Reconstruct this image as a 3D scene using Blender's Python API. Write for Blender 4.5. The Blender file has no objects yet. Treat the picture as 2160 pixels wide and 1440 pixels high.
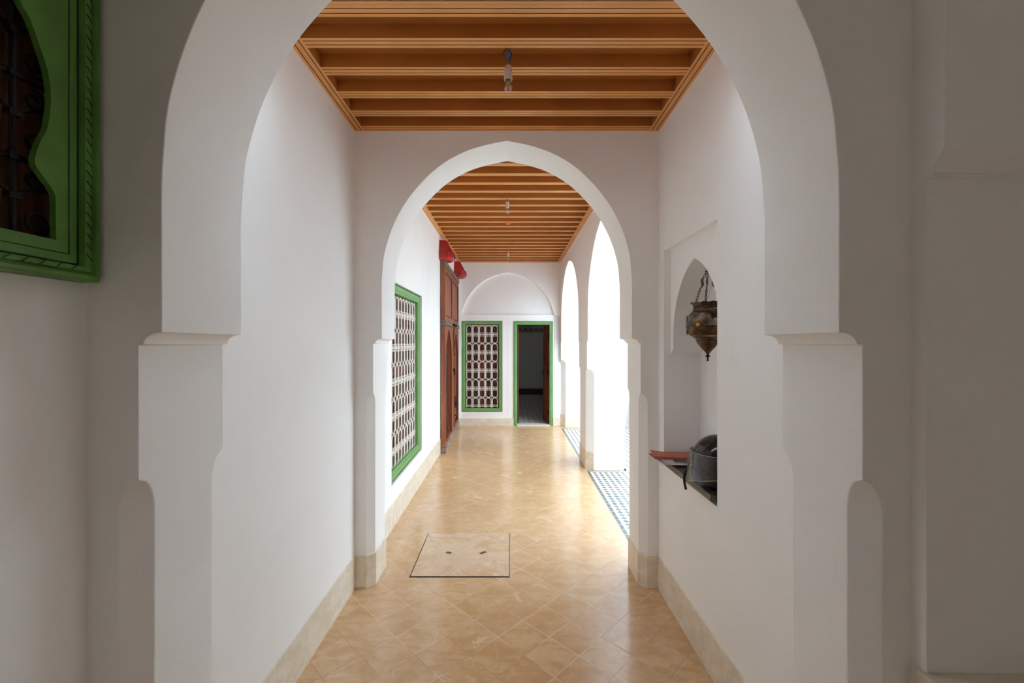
import bpy, bmesh, math, random
from math import pi, sin, cos, radians, sqrt, atan2
from mathutils import Vector, Matrix

random.seed(7)
C = bpy.context.scene.collection
scn = bpy.context.scene

# ------------------------------------------------------------------ camera, sky, exposure
CAM_H = 1.5
cam_d = bpy.data.cameras.new('camera')
cam = bpy.data.objects.new('camera', cam_d)
C.objects.link(cam)
cam.location = (0, 0, CAM_H)
cam.rotation_euler = (pi / 2, 0, 0)
cam_d.sensor_width = 36.0
cam_d.lens = 15.0
cam_d.clip_start = 0.01
cam_d.shift_x = 3 / 2160
cam_d.shift_y = 2 / 2160
scn.camera = cam

world = bpy.data.worlds.new('sky')
scn.world = world
world.use_nodes = True
bg = world.node_tree.nodes['Background']
bg.inputs[0].default_value = (0.71, 0.865, 1.0, 1)
bg.inputs[1].default_value = 7.6

scn.view_settings.view_transform = 'Standard'
scn.view_settings.look = 'None'
scn.view_settings.exposure = 0.07
scn.view_settings.gamma = 1.0
scn.view_settings.use_curve_mapping = False
try:
    scn.cycles.max_bounces = 14
    scn.cycles.diffuse_bounces = 12
    scn.cycles.glossy_bounces = 6
    scn.cycles.transparent_max_bounces = 16
    scn.cycles.caustics_reflective = False
    scn.cycles.caustics_refractive = False
    scn.cycles.sample_clamp_indirect = 8.0
except Exception:
    pass

# ------------------------------------------------------------------ materials
class NB:
    """small helper to write node graphs"""
    def __init__(self, name):
        self.m = bpy.data.materials.new(name)
        self.m.use_nodes = True
        self.t = self.m.node_tree
        self.b = self.t.nodes['Principled BSDF']
        self.out = self.t.nodes['Material Output']
    def node(self, typ, **kw):
        n = self.t.nodes.new(typ)
        for k, v in kw.items():
            setattr(n, k, v)
        return n
    def put(self, sock, v):
        if hasattr(v, 'is_output'):
            self.t.links.new(v, sock)
        elif isinstance(v, (tuple, list)) and len(v) == 3 and sock.type == 'RGBA':
            sock.default_value = (*v, 1)
        else:
            sock.default_value = v
    def math(self, op, a, b=None, c=None, clamp=False):
        n = self.node('ShaderNodeMath', operation=op, use_clamp=clamp)
        self.put(n.inputs[0], a)
        if b is not None: self.put(n.inputs[1], b)
        if c is not None: self.put(n.inputs[2], c)
        return n.outputs[0]
    def mix(self, f, a, b, blend='MIX'):
        n = self.node('ShaderNodeMix', data_type='RGBA', blend_type=blend)
        self.put(n.inputs[0], f); self.put(n.inputs[6], a); self.put(n.inputs[7], b)
        return n.outputs[2]
    def pos(self, obj=False):
        if obj:
            return self.node('ShaderNodeTexCoord').outputs['Object']
        return self.node('ShaderNodeNewGeometry').outputs['Position']
    def sep(self, v):
        n = self.node('ShaderNodeSeparateXYZ'); self.put(n.inputs[0], v)
        return n.outputs[0], n.outputs[1], n.outputs[2]
    def comb(self, x, y, z=0.0):
        n = self.node('ShaderNodeCombineXYZ')
        self.put(n.inputs[0], x); self.put(n.inputs[1], y); self.put(n.inputs[2], z)
        return n.outputs[0]
    def noise(self, vec, scale, detail=3.0, rough=0.55, dist=0.0):
        n = self.node('ShaderNodeTexNoise')
        self.put(n.inputs['Vector'], vec)
        n.inputs['Scale'].default_value = scale
        n.inputs['Detail'].default_value = detail
        n.inputs['Roughness'].default_value = rough
        n.inputs['Distortion'].default_value = dist
        return n.outputs[0]
    def scale(self, vec, s):
        n = self.node('ShaderNodeVectorMath', operation='MULTIPLY')
        self.put(n.inputs[0], vec); n.inputs[1].default_value = s
        return n.outputs[0]
    def ramp(self, f, a, b):
        n = self.node('ShaderNodeMapRange', interpolation_type='SMOOTHSTEP')
        self.put(n.inputs[0], f); n.inputs[1].default_value = a; n.inputs[2].default_value = b
        return n.outputs[0]
    def bump(self, h, strength, dist=0.01):
        n = self.node('ShaderNodeBump')
        n.inputs['Strength'].default_value = strength
        n.inputs['Distance'].default_value = dist
        self.put(n.inputs['Height'], h)
        self.t.links.new(n.outputs[0], self.b.inputs['Normal'])
    def base(self, col=None, rough=None, metal=None, spec=None):
        if col is not None: self.put(self.b.inputs['Base Color'], col)
        if rough is not None: self.put(self.b.inputs['Roughness'], rough)
        if metal is not None: self.put(self.b.inputs['Metallic'], metal)
        if spec is not None: self.put(self.b.inputs['Specular IOR Level'], spec)
        return self.m

def m_plain(name, col, rough=0.5, metal=0.0, var=0.0, vscale=12.0, bump=0.0, bscale=60.0, spec=0.5):
    n = NB(name)
    p = n.pos(True)
    c = col
    if var:
        f = n.ramp(n.noise(p, vscale, 4), 0.3, 0.7)
        c = n.mix(f, tuple(x * (1 - var) for x in col), tuple(min(1, x * (1 + var)) for x in col))
    if bump:
        n.bump(n.noise(p, bscale, 3), bump, 0.004)
    return n.base(c, rough, metal, spec)

def m_plaster(name, col):
    n = NB(name)
    p = n.pos()
    big = n.ramp(n.noise(p, 1.7, 4, 0.6), 0.3, 0.75)
    c = n.mix(big, col, (col[0] * 0.965, col[1] * 0.96, col[2] * 0.95))
    # faint ochre scuffs
    sc = n.ramp(n.noise(n.scale(p, (1, 1, 0.45)), 6.0, 5, 0.65, 0.6), 0.66, 0.8)
    c = n.mix(n.math('MULTIPLY', sc, 0.22), c, (col[0] * 0.9, col[1] * 0.82, col[2] * 0.70))
    # tiny chips
    ch = n.ramp(n.noise(p, 42.0, 2, 0.5), 0.80, 0.84)
    c = n.mix(n.math('MULTIPLY', ch, 0.35), c, (0.5, 0.42, 0.36))
    h = n.math('ADD', n.math('MULTIPLY', n.noise(p, 9.0, 3), 0.7), n.math('MULTIPLY', n.noise(p, 130.0, 3), 0.12))
    n.bump(h, 0.12, 0.02)
    return n.base(c, 0.92, 0, 0.2)

def m_wood(name, dark, light, grain=(1, 1, 0.05), rough=0.5, scale=38.0, wear=0.0, wearcol=(0.5, 0.45, 0.4)):
    n = NB(name)
    p = n.pos(True)
    f = n.ramp(n.noise(n.scale(p, grain), scale, 4, 0.6, 0.4), 0.28, 0.72)
    c = n.mix(f, dark, light)
    g = n.ramp(n.noise(n.scale(p, (3, 3, 1)), 2.2, 3), 0.3, 0.7)
    c = n.mix(n.math('MULTIPLY', g, 0.35), c, tuple(x * 0.55 for x in dark))
    if wear:
        w = n.ramp(n.noise(p, 11.0, 6, 0.75), 0.72 - wear * 0.2, 0.80 - wear * 0.2)
        c = n.mix(n.math('MULTIPLY', w, 0.8), c, wearcol)
    n.bump(f, 0.15, 0.003)
    return n.base(c, rough, 0, 0.4)

def m_floor(name, tint=(1, 1, 1), haze=0.0):
    n = NB(name)
    p = n.pos()
    x, y, z = n.sep(p)
    P = 0.261
    s = n.math('DIVIDE', n.math('SUBTRACT', n.math('ADD', x, y), 1.587), P)
    t = n.math('DIVIDE', n.math('SUBTRACT', n.math('SUBTRACT', y, x), 1.716), P)
    wob = n.math('MULTIPLY', n.math('SUBTRACT', n.noise(p, 1.1, 1), 0.5), 0.08)
    s = n.math('ADD', s, wob)
    t = n.math('ADD', t, n.math('MULTIPLY', wob, -0.7))
    fs = n.math('FRACT', s); ft = n.math('FRACT', t)
    es = n.math('MINIMUM', fs, n.math('SUBTRACT', 1.0, fs))
    et = n.math('MINIMUM', ft, n.math('SUBTRACT', 1.0, ft))
    e = n.math('MINIMUM', es, et)
    wn = n.node('ShaderNodeTexWhiteNoise', noise_dimensions='2D')
    n.put(wn.inputs['Vector'], n.comb(n.math('FLOOR', s), n.math('FLOOR', t)))
    rnd = wn.outputs['Value']
    # every tile shifts its own veins
    off = n.node('ShaderNodeVectorMath', operation='ADD')
    n.put(off.inputs[0], p)
    n.put(off.inputs[1], n.scale(wn.outputs['Color'], (9.0, 9.0, 0)))
    v = off.outputs[0]
    a = (0.60 * tint[0], 0.360 * tint[1], 0.170 * tint[2])
    b = (0.72 * tint[0], 0.49 * tint[1], 0.285 * tint[2])
    d = (0.53 * tint[0], 0.31 * tint[1], 0.138 * tint[2])
    c = n.mix(n.ramp(n.noise(n.scale(v, (1, 2.2, 1)), 7.0, 5, 0.62, 0.8), 0.33, 0.68), a, b)
    c = n.mix(n.math('MULTIPLY', rnd, 0.38), c, d)
    sm = n.ramp(n.noise(n.scale(v, (2.0, 1, 1)), 7.5, 6, 0.7, 1.2), 0.52, 0.74)
    c = n.mix(n.math('MULTIPLY', sm, 0.35), c, (0.80 * tint[0], 0.64 * tint[1], 0.46 * tint[2]))
    # dull cement haze and specks
    hz = n.ramp(n.noise(p, 3.2, 6, 0.7, 0.8), 0.50 - haze, 0.76 - haze)
    c = n.mix(n.math('MULTIPLY', hz, 0.16 + haze), c, (0.76, 0.66, 0.54))
    sp = n.ramp(n.noise(p, 75.0, 2), 0.76, 0.79)
    c = n.mix(n.math('MULTIPLY', sp, 0.7), c, (0.78, 0.70, 0.6))
    pit = n.ramp(n.noise(n.scale(p, (1, 1, 1)), 48.0, 2), 0.215, 0.19)
    c = n.mix(n.math('MULTIPLY', pit, 0.6), c, (0.13, 0.08, 0.05))
    gl = n.ramp(e, 0.011, 0.005)
    jd = n.ramp(n.noise(p, 1.9, 2), 0.46, 0.54)
    gcol = n.mix(jd, (0.70, 0.58, 0.44), (0.30, 0.20, 0.12))
    c = n.mix(n.math('MULTIPLY', gl, 0.8), c, gcol)
    r = n.math('ADD', 0.13, n.math('MULTIPLY', hz, 0.18))
    r = n.math('ADD', r, n.math('MULTIPLY', n.noise(p, 14.0, 4), 0.10))
    r = n.math('ADD', r, n.math('MULTIPLY', gl, 0.3))
    h = n.math('ADD', n.math('MULTIPLY', gl, -0.5), n.math('MULTIPLY', n.noise(p, 6.0, 2), 0.35))
    n.bump(h, 0.10, 0.006)
    return n.base(c, r, 0, 0.9)

def m_mosaic(name, x0, y1, border=True):
    n = NB(name)
    p = n.pos()
    x, y, z = n.sep(p)
    d = 0.0645
    u = n.math('DIVIDE', n.math('SUBTRACT', x, x0 + 0.078), d)
    w = n.math('DIVIDE', n.math('SUBTRACT', y, y1 - 0.06), d)
    fu = n.math('ABSOLUTE', n.math('SUBTRACT', n.math('FRACT', n.math('ADD', u, 0.5)), 0.5))
    fw = n.math('ABSOLUTE', n.math('SUBTRACT', n.math('FRACT', n.math('ADD', w, 0.5)), 0.5))
    dia = n.math('LESS_THAN', n.math('ADD', fu, fw), 0.475)
    wn = n.node('ShaderNodeTexWhiteNoise', noise_dimensions='2D')
    n.put(wn.inputs['Vector'], n.comb(n.math('ROUND', u), n.math('ROUND', w)))
    dark = n.mix(wn.outputs['Value'], (0.045, 0.062, 0.075), (0.10, 0.125, 0.14))
    white = (0.78, 0.77, 0.74)
    c = n.mix(dia, white, dark)
    if border:
        ed = n.math('MINIMUM', n.math('SUBTRACT', x, x0), n.math('SUBTRACT', y1, y))
        inb = n.math('LESS_THAN', ed, 0.042)
        c = n.mix(inb, c, white)
        isb = n.math('MULTIPLY', n.math('LESS_THAN', ed, 0.030), n.math('GREATER_THAN', ed, 0.001))
        gap = n.math('GREATER_THAN', n.math('FRACT', n.math('DIVIDE', y, 0.09)), 0.035)
        c = n.mix(n.math('MULTIPLY', isb, gap), c, (0.07, 0.09, 0.10))
    return n.base(c, 0.22, 0, 0.5)

def m_room_tiles(name):
    n = NB(name)
    x, y, z = n.sep(n.pos())
    d = 0.10
    fu = n.math('ABSOLUTE', n.math('SUBTRACT', n.math('FRACT', n.math('DIVIDE', x, d)), 0.5))
    fw = n.math('ABSOLUTE', n.math('SUBTRACT', n.math('FRACT', n.math('DIVIDE', y, d)), 0.5))
    dot = n.math('LESS_THAN', n.math('ADD', fu, fw), 0.19)
    c = n.mix(dot, (0.62, 0.60, 0.56), (0.02, 0.03, 0.12))
    return n.base(c, 0.35, 0, 0.4)

def m_stone(name, a, b, rough=0.4, scale=14.0):
    n = NB(name)
    p = n.pos()
    f = n.ramp(n.noise(n.scale(p, (1, 1, 1.6)), scale, 6, 0.68, 0.6), 0.3, 0.72)
    c = n.mix(f, a, b)
    v = n.ramp(n.math('ABSOLUTE', n.math('SUBTRACT', n.noise(p, scale * 0.35, 4, 0.6, 1.2), 0.5)), 0.018, 0.004)
    c = n.mix(n.math('MULTIPLY', v, 0.18), c, tuple(q * 0.6 for q in a))
    n.bump(f, 0.06, 0.004)
    return n.base(c, rough, 0, 0.4)

def m_clear(name, tint, refl_rough=0.03, base_op=0.05, dirt=0.0, facing=0.45):
    """thin transparent sheet: fresnel reflection over a tinted see-through"""
    n = NB(name)
    tr = n.node('ShaderNodeBsdfTransparent'); tr.inputs[0].default_value = (*tint, 1)
    gl = n.node('ShaderNodeBsdfGlossy'); gl.inputs['Roughness'].default_value = refl_rough
    lw = n.node('ShaderNodeLayerWeight'); lw.inputs[0].default_value = 0.35
    f = n.math('ADD', n.math('MULTIPLY', lw.outputs['Facing'], facing), base_op, clamp=True)
    mx = n.node('ShaderNodeMixShader')
    n.put(mx.inputs[0], f); n.t.links.new(tr.outputs[0], mx.inputs[1]); n.t.links.new(gl.outputs[0], mx.inputs[2])
    res = mx.outputs[0]
    if dirt:
        df = n.node('ShaderNodeBsdfDiffuse'); df.inputs[0].default_value = (0.42, 0.39, 0.36, 1)
        m2 = n.node('ShaderNodeMixShader')
        nz = n.math('MULTIPLY', n.ramp(n.noise(n.pos(True), 22.0, 5, 0.7, 0.8), 0.3, 0.8), dirt)
        n.put(m2.inputs[0], nz); n.t.links.new(res, m2.inputs[1]); n.t.links.new(df.outputs[0], m2.inputs[2])
        res = m2.outputs[0]
    n.t.links.new(res, n.out.inputs[0])
    return n.m

def m_pierced(name):
    """aged brass sheet pierced with a lattice of small round holes (open right through)"""
    n = NB(name)
    p = n.pos(True)
    x, y, z = n.sep(p)
    ang = n.math('ARCTAN2', y, x)
    u = n.math('MULTIPLY', ang, 62 / (2 * pi))
    w = n.math('DIVIDE', z, 0.0092)
    def hole(du, dw, r):
        a = n.math('SUBTRACT', n.math('FRACT', n.math('ADD', u, du)), 0.5)
        b = n.math('SUBTRACT', n.math('FRACT', n.math('ADD', w, dw)), 0.5)
        q = n.math('ADD', n.math('MULTIPLY', a, a), n.math('MULTIPLY', b, b))
        return n.math('LESS_THAN', q, r * r)
    hol = n.math('MAXIMUM', hole(0, 0, 0.27), hole(0.5, 0.5, 0.27))
    def band(z0, z1):
        return n.math('MULTIPLY', n.math('GREATER_THAN', z, z0), n.math('LESS_THAN', z, z1))
    zone = n.math('ADD', band(-0.345, -0.248), n.math('ADD', band(-0.222, -0.198), band(-0.410, -0.392)), clamp=True)
    hol = n.math('MULTIPLY', hol, zone)
    patch = n.ramp(n.noise(n.scale(p, (1, 1, 1)), 26.0, 2), 0.36, 0.40)
    hol = n.math('MULTIPLY', hol, patch)
    f = n.ramp(n.noise(p, 34.0, 4), 0.3, 0.7)
    n.base(n.mix(f, (0.035, 0.022, 0.014), (0.16, 0.085, 0.04)), 0.42, 0.75)
    tr = n.node('ShaderNodeBsdfTransparent')
    mx = n.node('ShaderNodeMixShader')
    n.put(mx.inputs[0], hol)
    n.t.links.new(n.b.outputs[0], mx.inputs[1]); n.t.links.new(tr.outputs[0], mx.inputs[2])
    n.t.links.new(mx.outputs[0], n.out.inputs[0])
    return n.m

PLASTER = m_plaster('white_plaster', (0.925, 0.922, 0.918))
FLOOR = m_floor('honed_limestone_tiles')
LID = m_floor('hatch_tiles', (1.0, 1.03, 1.15), 0.14)
LIME = m_stone('cream_limestone', (0.71, 0.62, 0.48), (0.84, 0.78, 0.68), 0.42, 9.0)
GRANITE = m_stone('dark_granite', (0.028, 0.026, 0.025), (0.075, 0.07, 0.064), 0.25, 60.0)
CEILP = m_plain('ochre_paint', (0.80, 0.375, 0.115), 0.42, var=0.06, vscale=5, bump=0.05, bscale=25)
COFFER = m_plain('brown_coffer', (0.46, 0.165, 0.036), 0.42, var=0.06, vscale=5, bump=0.05, bscale=25)  # darker brown than the ochre, on joist sides and coffer boards
GROOVE = m_plain('dark_groove', (0.10, 0.045, 0.02), 0.7)
GREEN = m_plain('green_paint', (0.165, 0.36, 0.115), 0.38, var=0.10, vscale=7, bump=0.08)
GREENDK = m_plain('dark_green_notch', (0.012, 0.045, 0.014), 0.6)
GREEN_OLD = m_plain('old_green_paint', (0.105, 0.27, 0.05), 0.36, var=0.16, vscale=9, bump=0.15)
GRILLE = m_plain('cream_metal_paint', (0.80, 0.75, 0.69), 0.45)
WOOD_R = m_wood('red_brown_wood', (0.13, 0.030, 0.012), (0.25, 0.062, 0.024))
WOOD_D = m_wood('dark_brown_wood', (0.062, 0.026, 0.016), (0.115, 0.052, 0.032))
WOOD_O = m_wood('worn_door_wood', (0.20, 0.052, 0.020), (0.42, 0.13, 0.052), (1, 1, 0.04), 0.55, 34.0, 0.25, (0.55, 0.36, 0.27))
WOOD_E = m_wood('dark_edge_wood', (0.10, 0.022, 0.012), (0.23, 0.055, 0.03), (1, 1, 0.05), 0.6, 30.0, 0.35, (0.5, 0.42, 0.36))
WOOD_G = m_wood('grey_weathered_wood', (0.12, 0.085, 0.06), (0.27, 0.21, 0.16), (1, 0.06, 1), 0.7, 34.0, 0.3)
WOOD_W = m_wood('whitewashed_wood', (0.16, 0.10, 0.065), (0.42, 0.33, 0.25), (1, 0.2, 1), 0.8, 18.0, 0.9, (0.66, 0.58, 0.48))
RED = m_plain('red_paint', (0.43, 0.018, 0.018), 0.42, var=0.12, vscale=16, bump=0.1)
REDDK = m_plain('dark_red_carving', (0.13, 0.006, 0.006), 0.6)
IRON = m_plain('black_iron', (0.012, 0.011, 0.011), 0.5, 0.6, bump=0.15)
BRASS = m_pierced('pierced_brass')
BRASSP = m_plain('aged_brass', (0.10, 0.06, 0.03), 0.40, 0.75, var=0.35, vscale=40)
AMBER = m_plain('amber_glass', (0.46, 0.22, 0.02), 0.12)
DARKGLASS = m_plain('black_glass', (0.012, 0.011, 0.012), 0.08)
COPPER = m_plain('pink_cord', (0.45, 0.23, 0.17), 0.5)
SOCKET = m_plain('white_plastic', (0.72, 0.69, 0.63), 0.4)
BLUE = m_plain('blue_insulation', (0.025, 0.16, 0.48), 0.35)
BLACKW = m_plain('black_insulation', (0.012, 0.011, 0.014), 0.4)
GREENW = m_plain('green_yellow_insulation', (0.30, 0.33, 0.05), 0.4)
BULB = m_clear('clear_bulb_glass', (0.93, 0.92, 0.90), 0.05, 0.13)
FILA = m_plain('yellow_filament', (0.90, 0.42, 0.02), 0.4)
METAL = m_plain('bright_metal', (0.55, 0.52, 0.48), 0.3, 0.9)
HELM = m_plain('black_gloss_shell', (0.012, 0.012, 0.013), 0.10)
HELML = m_plain('black_lining', (0.022, 0.022, 0.023), 0.6)
VISOR = m_clear('smoky_visor', (0.60, 0.60, 0.60), 0.05, 0.045, 0.26, 0.22)
VRIM = m_plain('grey_rubber_edge', (0.36, 0.30, 0.26), 0.4)
FOLDER = m_plain('salmon_card', (0.50, 0.155, 0.10), 0.6, var=0.12, vscale=18)
PAPER = m_plain('grey_paper', (0.55, 0.51, 0.52), 0.7, var=0.12, vscale=30)
PAPERB = m_plain('bluish_paper', (0.42, 0.48, 0.58), 0.7)
RUST = m_plain('rusty_steel', (0.17, 0.085, 0.075), 0.5, 0.4, var=0.3, vscale=60)
GAP = m_plain('dark_gap', (0.045, 0.026, 0.02), 0.8)
CAPRED = m_plain('red_cap_plastic', (0.80, 0.10, 0.08), 0.35)
MOSA = m_mosaic('zellige_near', 0.889, 4.985)
MOSB = m_mosaic('zellige_far', 0.889, 7.43)
COURTF = m_mosaic('zellige_court', 0.889, 4.985, False)
ROOMF = m_room_tiles('cabochon_tiles')
DARKT = m_plain('dark_tile_skirting', (0.10, 0.085, 0.07), 0.4)

# ------------------------------------------------------------------ mesh helpers
def box(bm, x0, x1, y0, y1, z0, z1, mi=0):
    v = [bm.verts.new(p) for p in ((x0, y0, z0), (x1, y0, z0), (x1, y1, z0), (x0, y1, z0),
                                   (x0, y0, z1), (x1, y0, z1), (x1, y1, z1), (x0, y1, z1))]
    for f in ((0, 3, 2, 1), (4, 5, 6, 7), (0, 1, 5, 4), (1, 2, 6, 5), (2, 3, 7, 6), (3, 0, 4, 7)):
        bm.faces.new([v[i] for i in f]).material_index = mi

def prism(bm, pts, f, a0, a1, mi=0):
    """closed outline pts [(u,w)] pushed from a0 to a1; f(u,w,a)->xyz"""
    A = [bm.verts.new(f(u, w, a0)) for u, w in pts]
    B = [bm.verts.new(f(u, w, a1)) for u, w in pts]
    n = len(pts)
    fs = [bm.faces.new(A), bm.faces.new(B[::-1])]
    for i in range(n):
        j = (i + 1) % n
        fs.append(bm.faces.new((A[i], B[i], B[j], A[j])))
    for q in fs: q.material_index = mi
    return fs

def loft(bm, rings, cap=True, closed=True, mi=0):
    R = [[bm.verts.new(p) for p in r] for r in rings]
    n = len(rings[0])
    for a, b in zip(R[:-1], R[1:]):
        for i in range(n if closed else n - 1):
            j = (i + 1) % n
            bm.faces.new((a[i], a[j], b[j], b[i])).material_index = mi
    if cap:
        bm.faces.new(R[0][::-1]).material_index = mi
        bm.faces.new(R[-1]).material_index = mi
    return R

def lathe(bm, prof, seg=32, c=(0, 0, 0), mi=0):
    rings = [[(c[0] + r * cos(2 * pi * k / seg), c[1] + r * sin(2 * pi * k / seg), c[2] + z) for k in range(seg)]
             for r, z in prof]
    loft(bm, rings, cap=False, mi=mi)

def tube(bm, pts, r, seg=6, closed=False, mi=0, flat=None):
    """round (or flat=(w,h) oblong) bar along a polyline"""
    pts = [Vector(p) for p in pts]
    n = len(pts)
    rings = []
    up = None
    for i, p in enumerate(pts):
        if closed:
            t = pts[(i + 1) % n] - pts[i - 1]
        else:
            t = pts[min(i + 1, n - 1)] - pts[max(i - 1, 0)]
        if t.length < 1e-9: t = Vector((0, 0, 1))
        t.normalize()
        if up is None:
            up = Vector((0, 1, 0)) if abs(t.y) < 0.9 else Vector((1, 0, 0))
        s = t.cross(up)
        if s.length < 1e-6: s = t.orthogonal()
        s.normalize()
        up = s.cross(t).normalized()
        ring = []
        for k in range(seg):
            a = 2 * pi * (k + 0.5) / seg
            if flat:
                ring.append(p + s * (flat[0] * (1 if cos(a) > 0 else -1)) + up * (flat[1] * (1 if sin(a) > 0 else -1)))
            else:
                ring.append(p + s * (r * cos(a)) + up * (r * sin(a)))
        rings.append(ring)
    if closed:
        rings.append(rings[0])
    loft(bm, rings, cap=not closed, mi=mi)

def new(name, bm, mat, parent=None, smooth=None, bevel=0.0, bseg=2, merge=True):
    if merge:
        bmesh.ops.remove_doubles(bm, verts=bm.verts, dist=1e-6)
    bmesh.ops.recalc_face_normals(bm, faces=bm.faces)
    me = bpy.data.meshes.new(name)
    bm.to_mesh(me); bm.free()
    o = bpy.data.objects.new(name, me)
    C.objects.link(o)
    for m in (mat if isinstance(mat, (list, tuple)) else [mat]):
        me.materials.append(m)
    if smooth:
        me.shade_smooth()
        me.set_sharp_from_angle(angle=radians(smooth))
    if bevel:
        b = o.modifiers.new('soft_edges', 'BEVEL')
        b.width = bevel; b.segments = bseg; b.limit_method = 'ANGLE'; b.angle_limit = radians(38)
        b.use_clamp_overlap = True
    if parent is not None:
        o.parent = parent
    return o

def tag(o, label=None, cat=None, group=None, kind=None):
    if label: o['label'] = label
    if cat: o['category'] = cat
    if group: o['group'] = group
    if kind: o['kind'] = kind
    return o

def empty(name, loc=(0, 0, 0), rz=0.0, label=None, cat=None, group=None, kind=None):
    o = bpy.data.objects.new(name, None)
    C.objects.link(o)
    o.location = loc; o.rotation_euler = (0, 0, rz)
    o.empty_display_size = 0.05
    return tag(o, label, cat, group, kind)

def cut(o, cutters, smooth=30):
    """carve openings out of a wall; the cutters are thrown away"""
    tmp = []
    for bm in cutters:
        bmesh.ops.recalc_face_normals(bm, faces=bm.faces)
        me = bpy.data.meshes.new('c'); bm.to_mesh(me); bm.free()
        t = bpy.data.objects.new('c', me); C.objects.link(t); tmp.append(t)
        m = o.modifiers.new('b', 'BOOLEAN'); m.object = t; m.operation = 'DIFFERENCE'; m.solver = 'EXACT'
    dg = bpy.context.evaluated_depsgraph_get()
    dg.update()
    me = bpy.data.meshes.new_from_object(o.evaluated_get(dg))
    mats = list(o.data.materials)
    o.modifiers.clear()
    old = o.data
    o.data = me; me.name = old.name
    me.materials.clear()
    for m in mats: me.materials.append(m)
    for t in tmp: bpy.data.objects.remove(t, do_unlink=True)
    bpy.data.meshes.remove(old)
    me.shade_smooth(); me.set_sharp_from_angle(angle=radians(smooth))
    return o

def add_bevel(o, w, seg=2):
    b = o.modifiers.new('soft_edges', 'BEVEL')
    b.width = w; b.segments = seg; b.limit_method = 'ANGLE'; b.angle_limit = radians(40)

def dup(root, loc, rz, label=None, group=None):
    r = root.copy(); C.objects.link(r); r.location = loc; r.rotation_euler = (0, 0, rz)
    if label: r['label'] = label
    if group: r['group'] = group
    for ch in list(root.children):
        c = ch.copy(); C.objects.link(c); c.parent = r
        for g in list(ch.children):
            d = g.copy(); C.objects.link(d); d.parent = c
    return r

def smooth_curve(pts, k=6):
    """Catmull-Rom through the points"""
    out = []
    n = len(pts)
    for i in range(n - 1):
        p0 = pts[max(i - 1, 0)]; p1 = pts[i]; p2 = pts[i + 1]; p3 = pts[min(i + 2, n - 1)]
        for j in range(k):
            t = j / k
            q = []
            for a in range(len(p1)):
                q.append(0.5 * (2 * p1[a] + (p2[a] - p0[a]) * t + (2 * p0[a] - 5 * p1[a] + 4 * p2[a] - p3[a]) * t * t
                                + (3 * p1[a] - p0[a] - 3 * p2[a] + p3[a]) * t ** 3))
            out.append(tuple(q))
    out.append(tuple(pts[-1]))
    return out

# stilted, slightly pointed arch: half outline (fraction of half-width, height over the spring)
ARC = [(1.0, 0.0), (1.0, 0.20), (1.0, 0.34), (0.995, 0.42), (0.977, 0.547), (0.915, 0.701), (0.8165, 0.8455),
       (0.688, 0.970), (0.5366, 1.077), (0.363, 1.155), (0.185, 1.2017), (0.0, 1.231)]
ARCS = smooth_curve(ARC, 5)

def arch_half(half, vs=1.0, z0=1.522, z1=1.5):
    """points from the spring up to the crown, right half, u relative to the crown"""
    pts = [(u * half, z1 + v * vs) for u, v in ARCS]
    pts = [q for q in pts if q[1] > z0 + 0.01]
    return [(half, z0)] + pts

def impost(half, z_top=1.522, d=0.053, h=0.025):
    """cavetto from the wider jamb up to the arch, right side, going up"""
    out = [(half + d, z_top - h - 0.003), (half + d - 0.013, z_top - h - 0.002)]
    for k in range(0, 7):
        t = pi / 2 * (1 - k / 6)
        out.append((half + (d - 0.013) * sin(t), z_top - h + h * cos(t)))
    return out[:-1]

def arch_wall(name, f, u0, u1, ztop, opens, v0, v1, cham, mat=PLASTER, zj=1.25, zc=1.19, bevel=0.005):
    """wall pierced by arches with imposts and chamfered jambs; f(u,v,z)->xyz"""
    bm = bmesh.new()
    pts = [(u0, zj), (u0, ztop), (u1, ztop), (u1, zj)]
    piers = []
    right = u1
    for cu, half, vs in sorted(opens, reverse=True):
        J = half + 0.053
        r = [(cu + J, zj)] + [(cu + a, b) for a, b in impost(half)] + [(cu + a, b) for a, b in arch_half(half, vs)]
        l = [(2 * cu - a, b) for a, b in r[:-1]][::-1]
        pts += r + l
        piers.append((cu + J, right, True, right != u1))
        right = cu - J
    piers.append((u0, right, False, True))
    fs = prism(bm, pts, lambda u, w, a: f(u, a, w), v0, v1)
    # drop the undersides at zj, the lofted piers carry on below
    kill = [q for q in bm.faces if all(abs(v.co.z - zj) < 1e-6 for v in q.verts)]
    bmesh.ops.delete(bm, geom=kill, context='FACES_ONLY')
    zs = [zj] + [zc - 0.08 * k / 7 for k in range(8)] + [0.6, 0.0]
    def cz(z):
        if z >= zc - 1e-9: return 0.0
        t = min(1.0, (zc - z) / 0.08)
        return cham * sqrt(max(0.0, 1 - (1 - t) ** 2)) if t < 1 else cham
    for a, b, ca, cb in piers:
        rings = []
        for z in zs:
            c = cz(z)
            ka = c if ca else 0.0; kb = c if cb else 0.0
            r = [(a + ka, v0), (b - kb, v0), (b, v0 + kb), (b, v1 - kb), (b - kb, v1), (a + ka, v1), (a, v1 - ka), (a, v0 + ka)]
            rings.append([f(u, v, z) for u, v in r])
        loft(bm, rings, cap=False)
    bmesh.ops.remove_doubles(bm, verts=bm.verts, dist=1e-5)
    bmesh.ops.dissolve_degenerate(bm, edges=bm.edges, dist=1e-6)
    o = new(name, bm, mat, smooth=32, bevel=bevel)
    return o, piers

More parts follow.
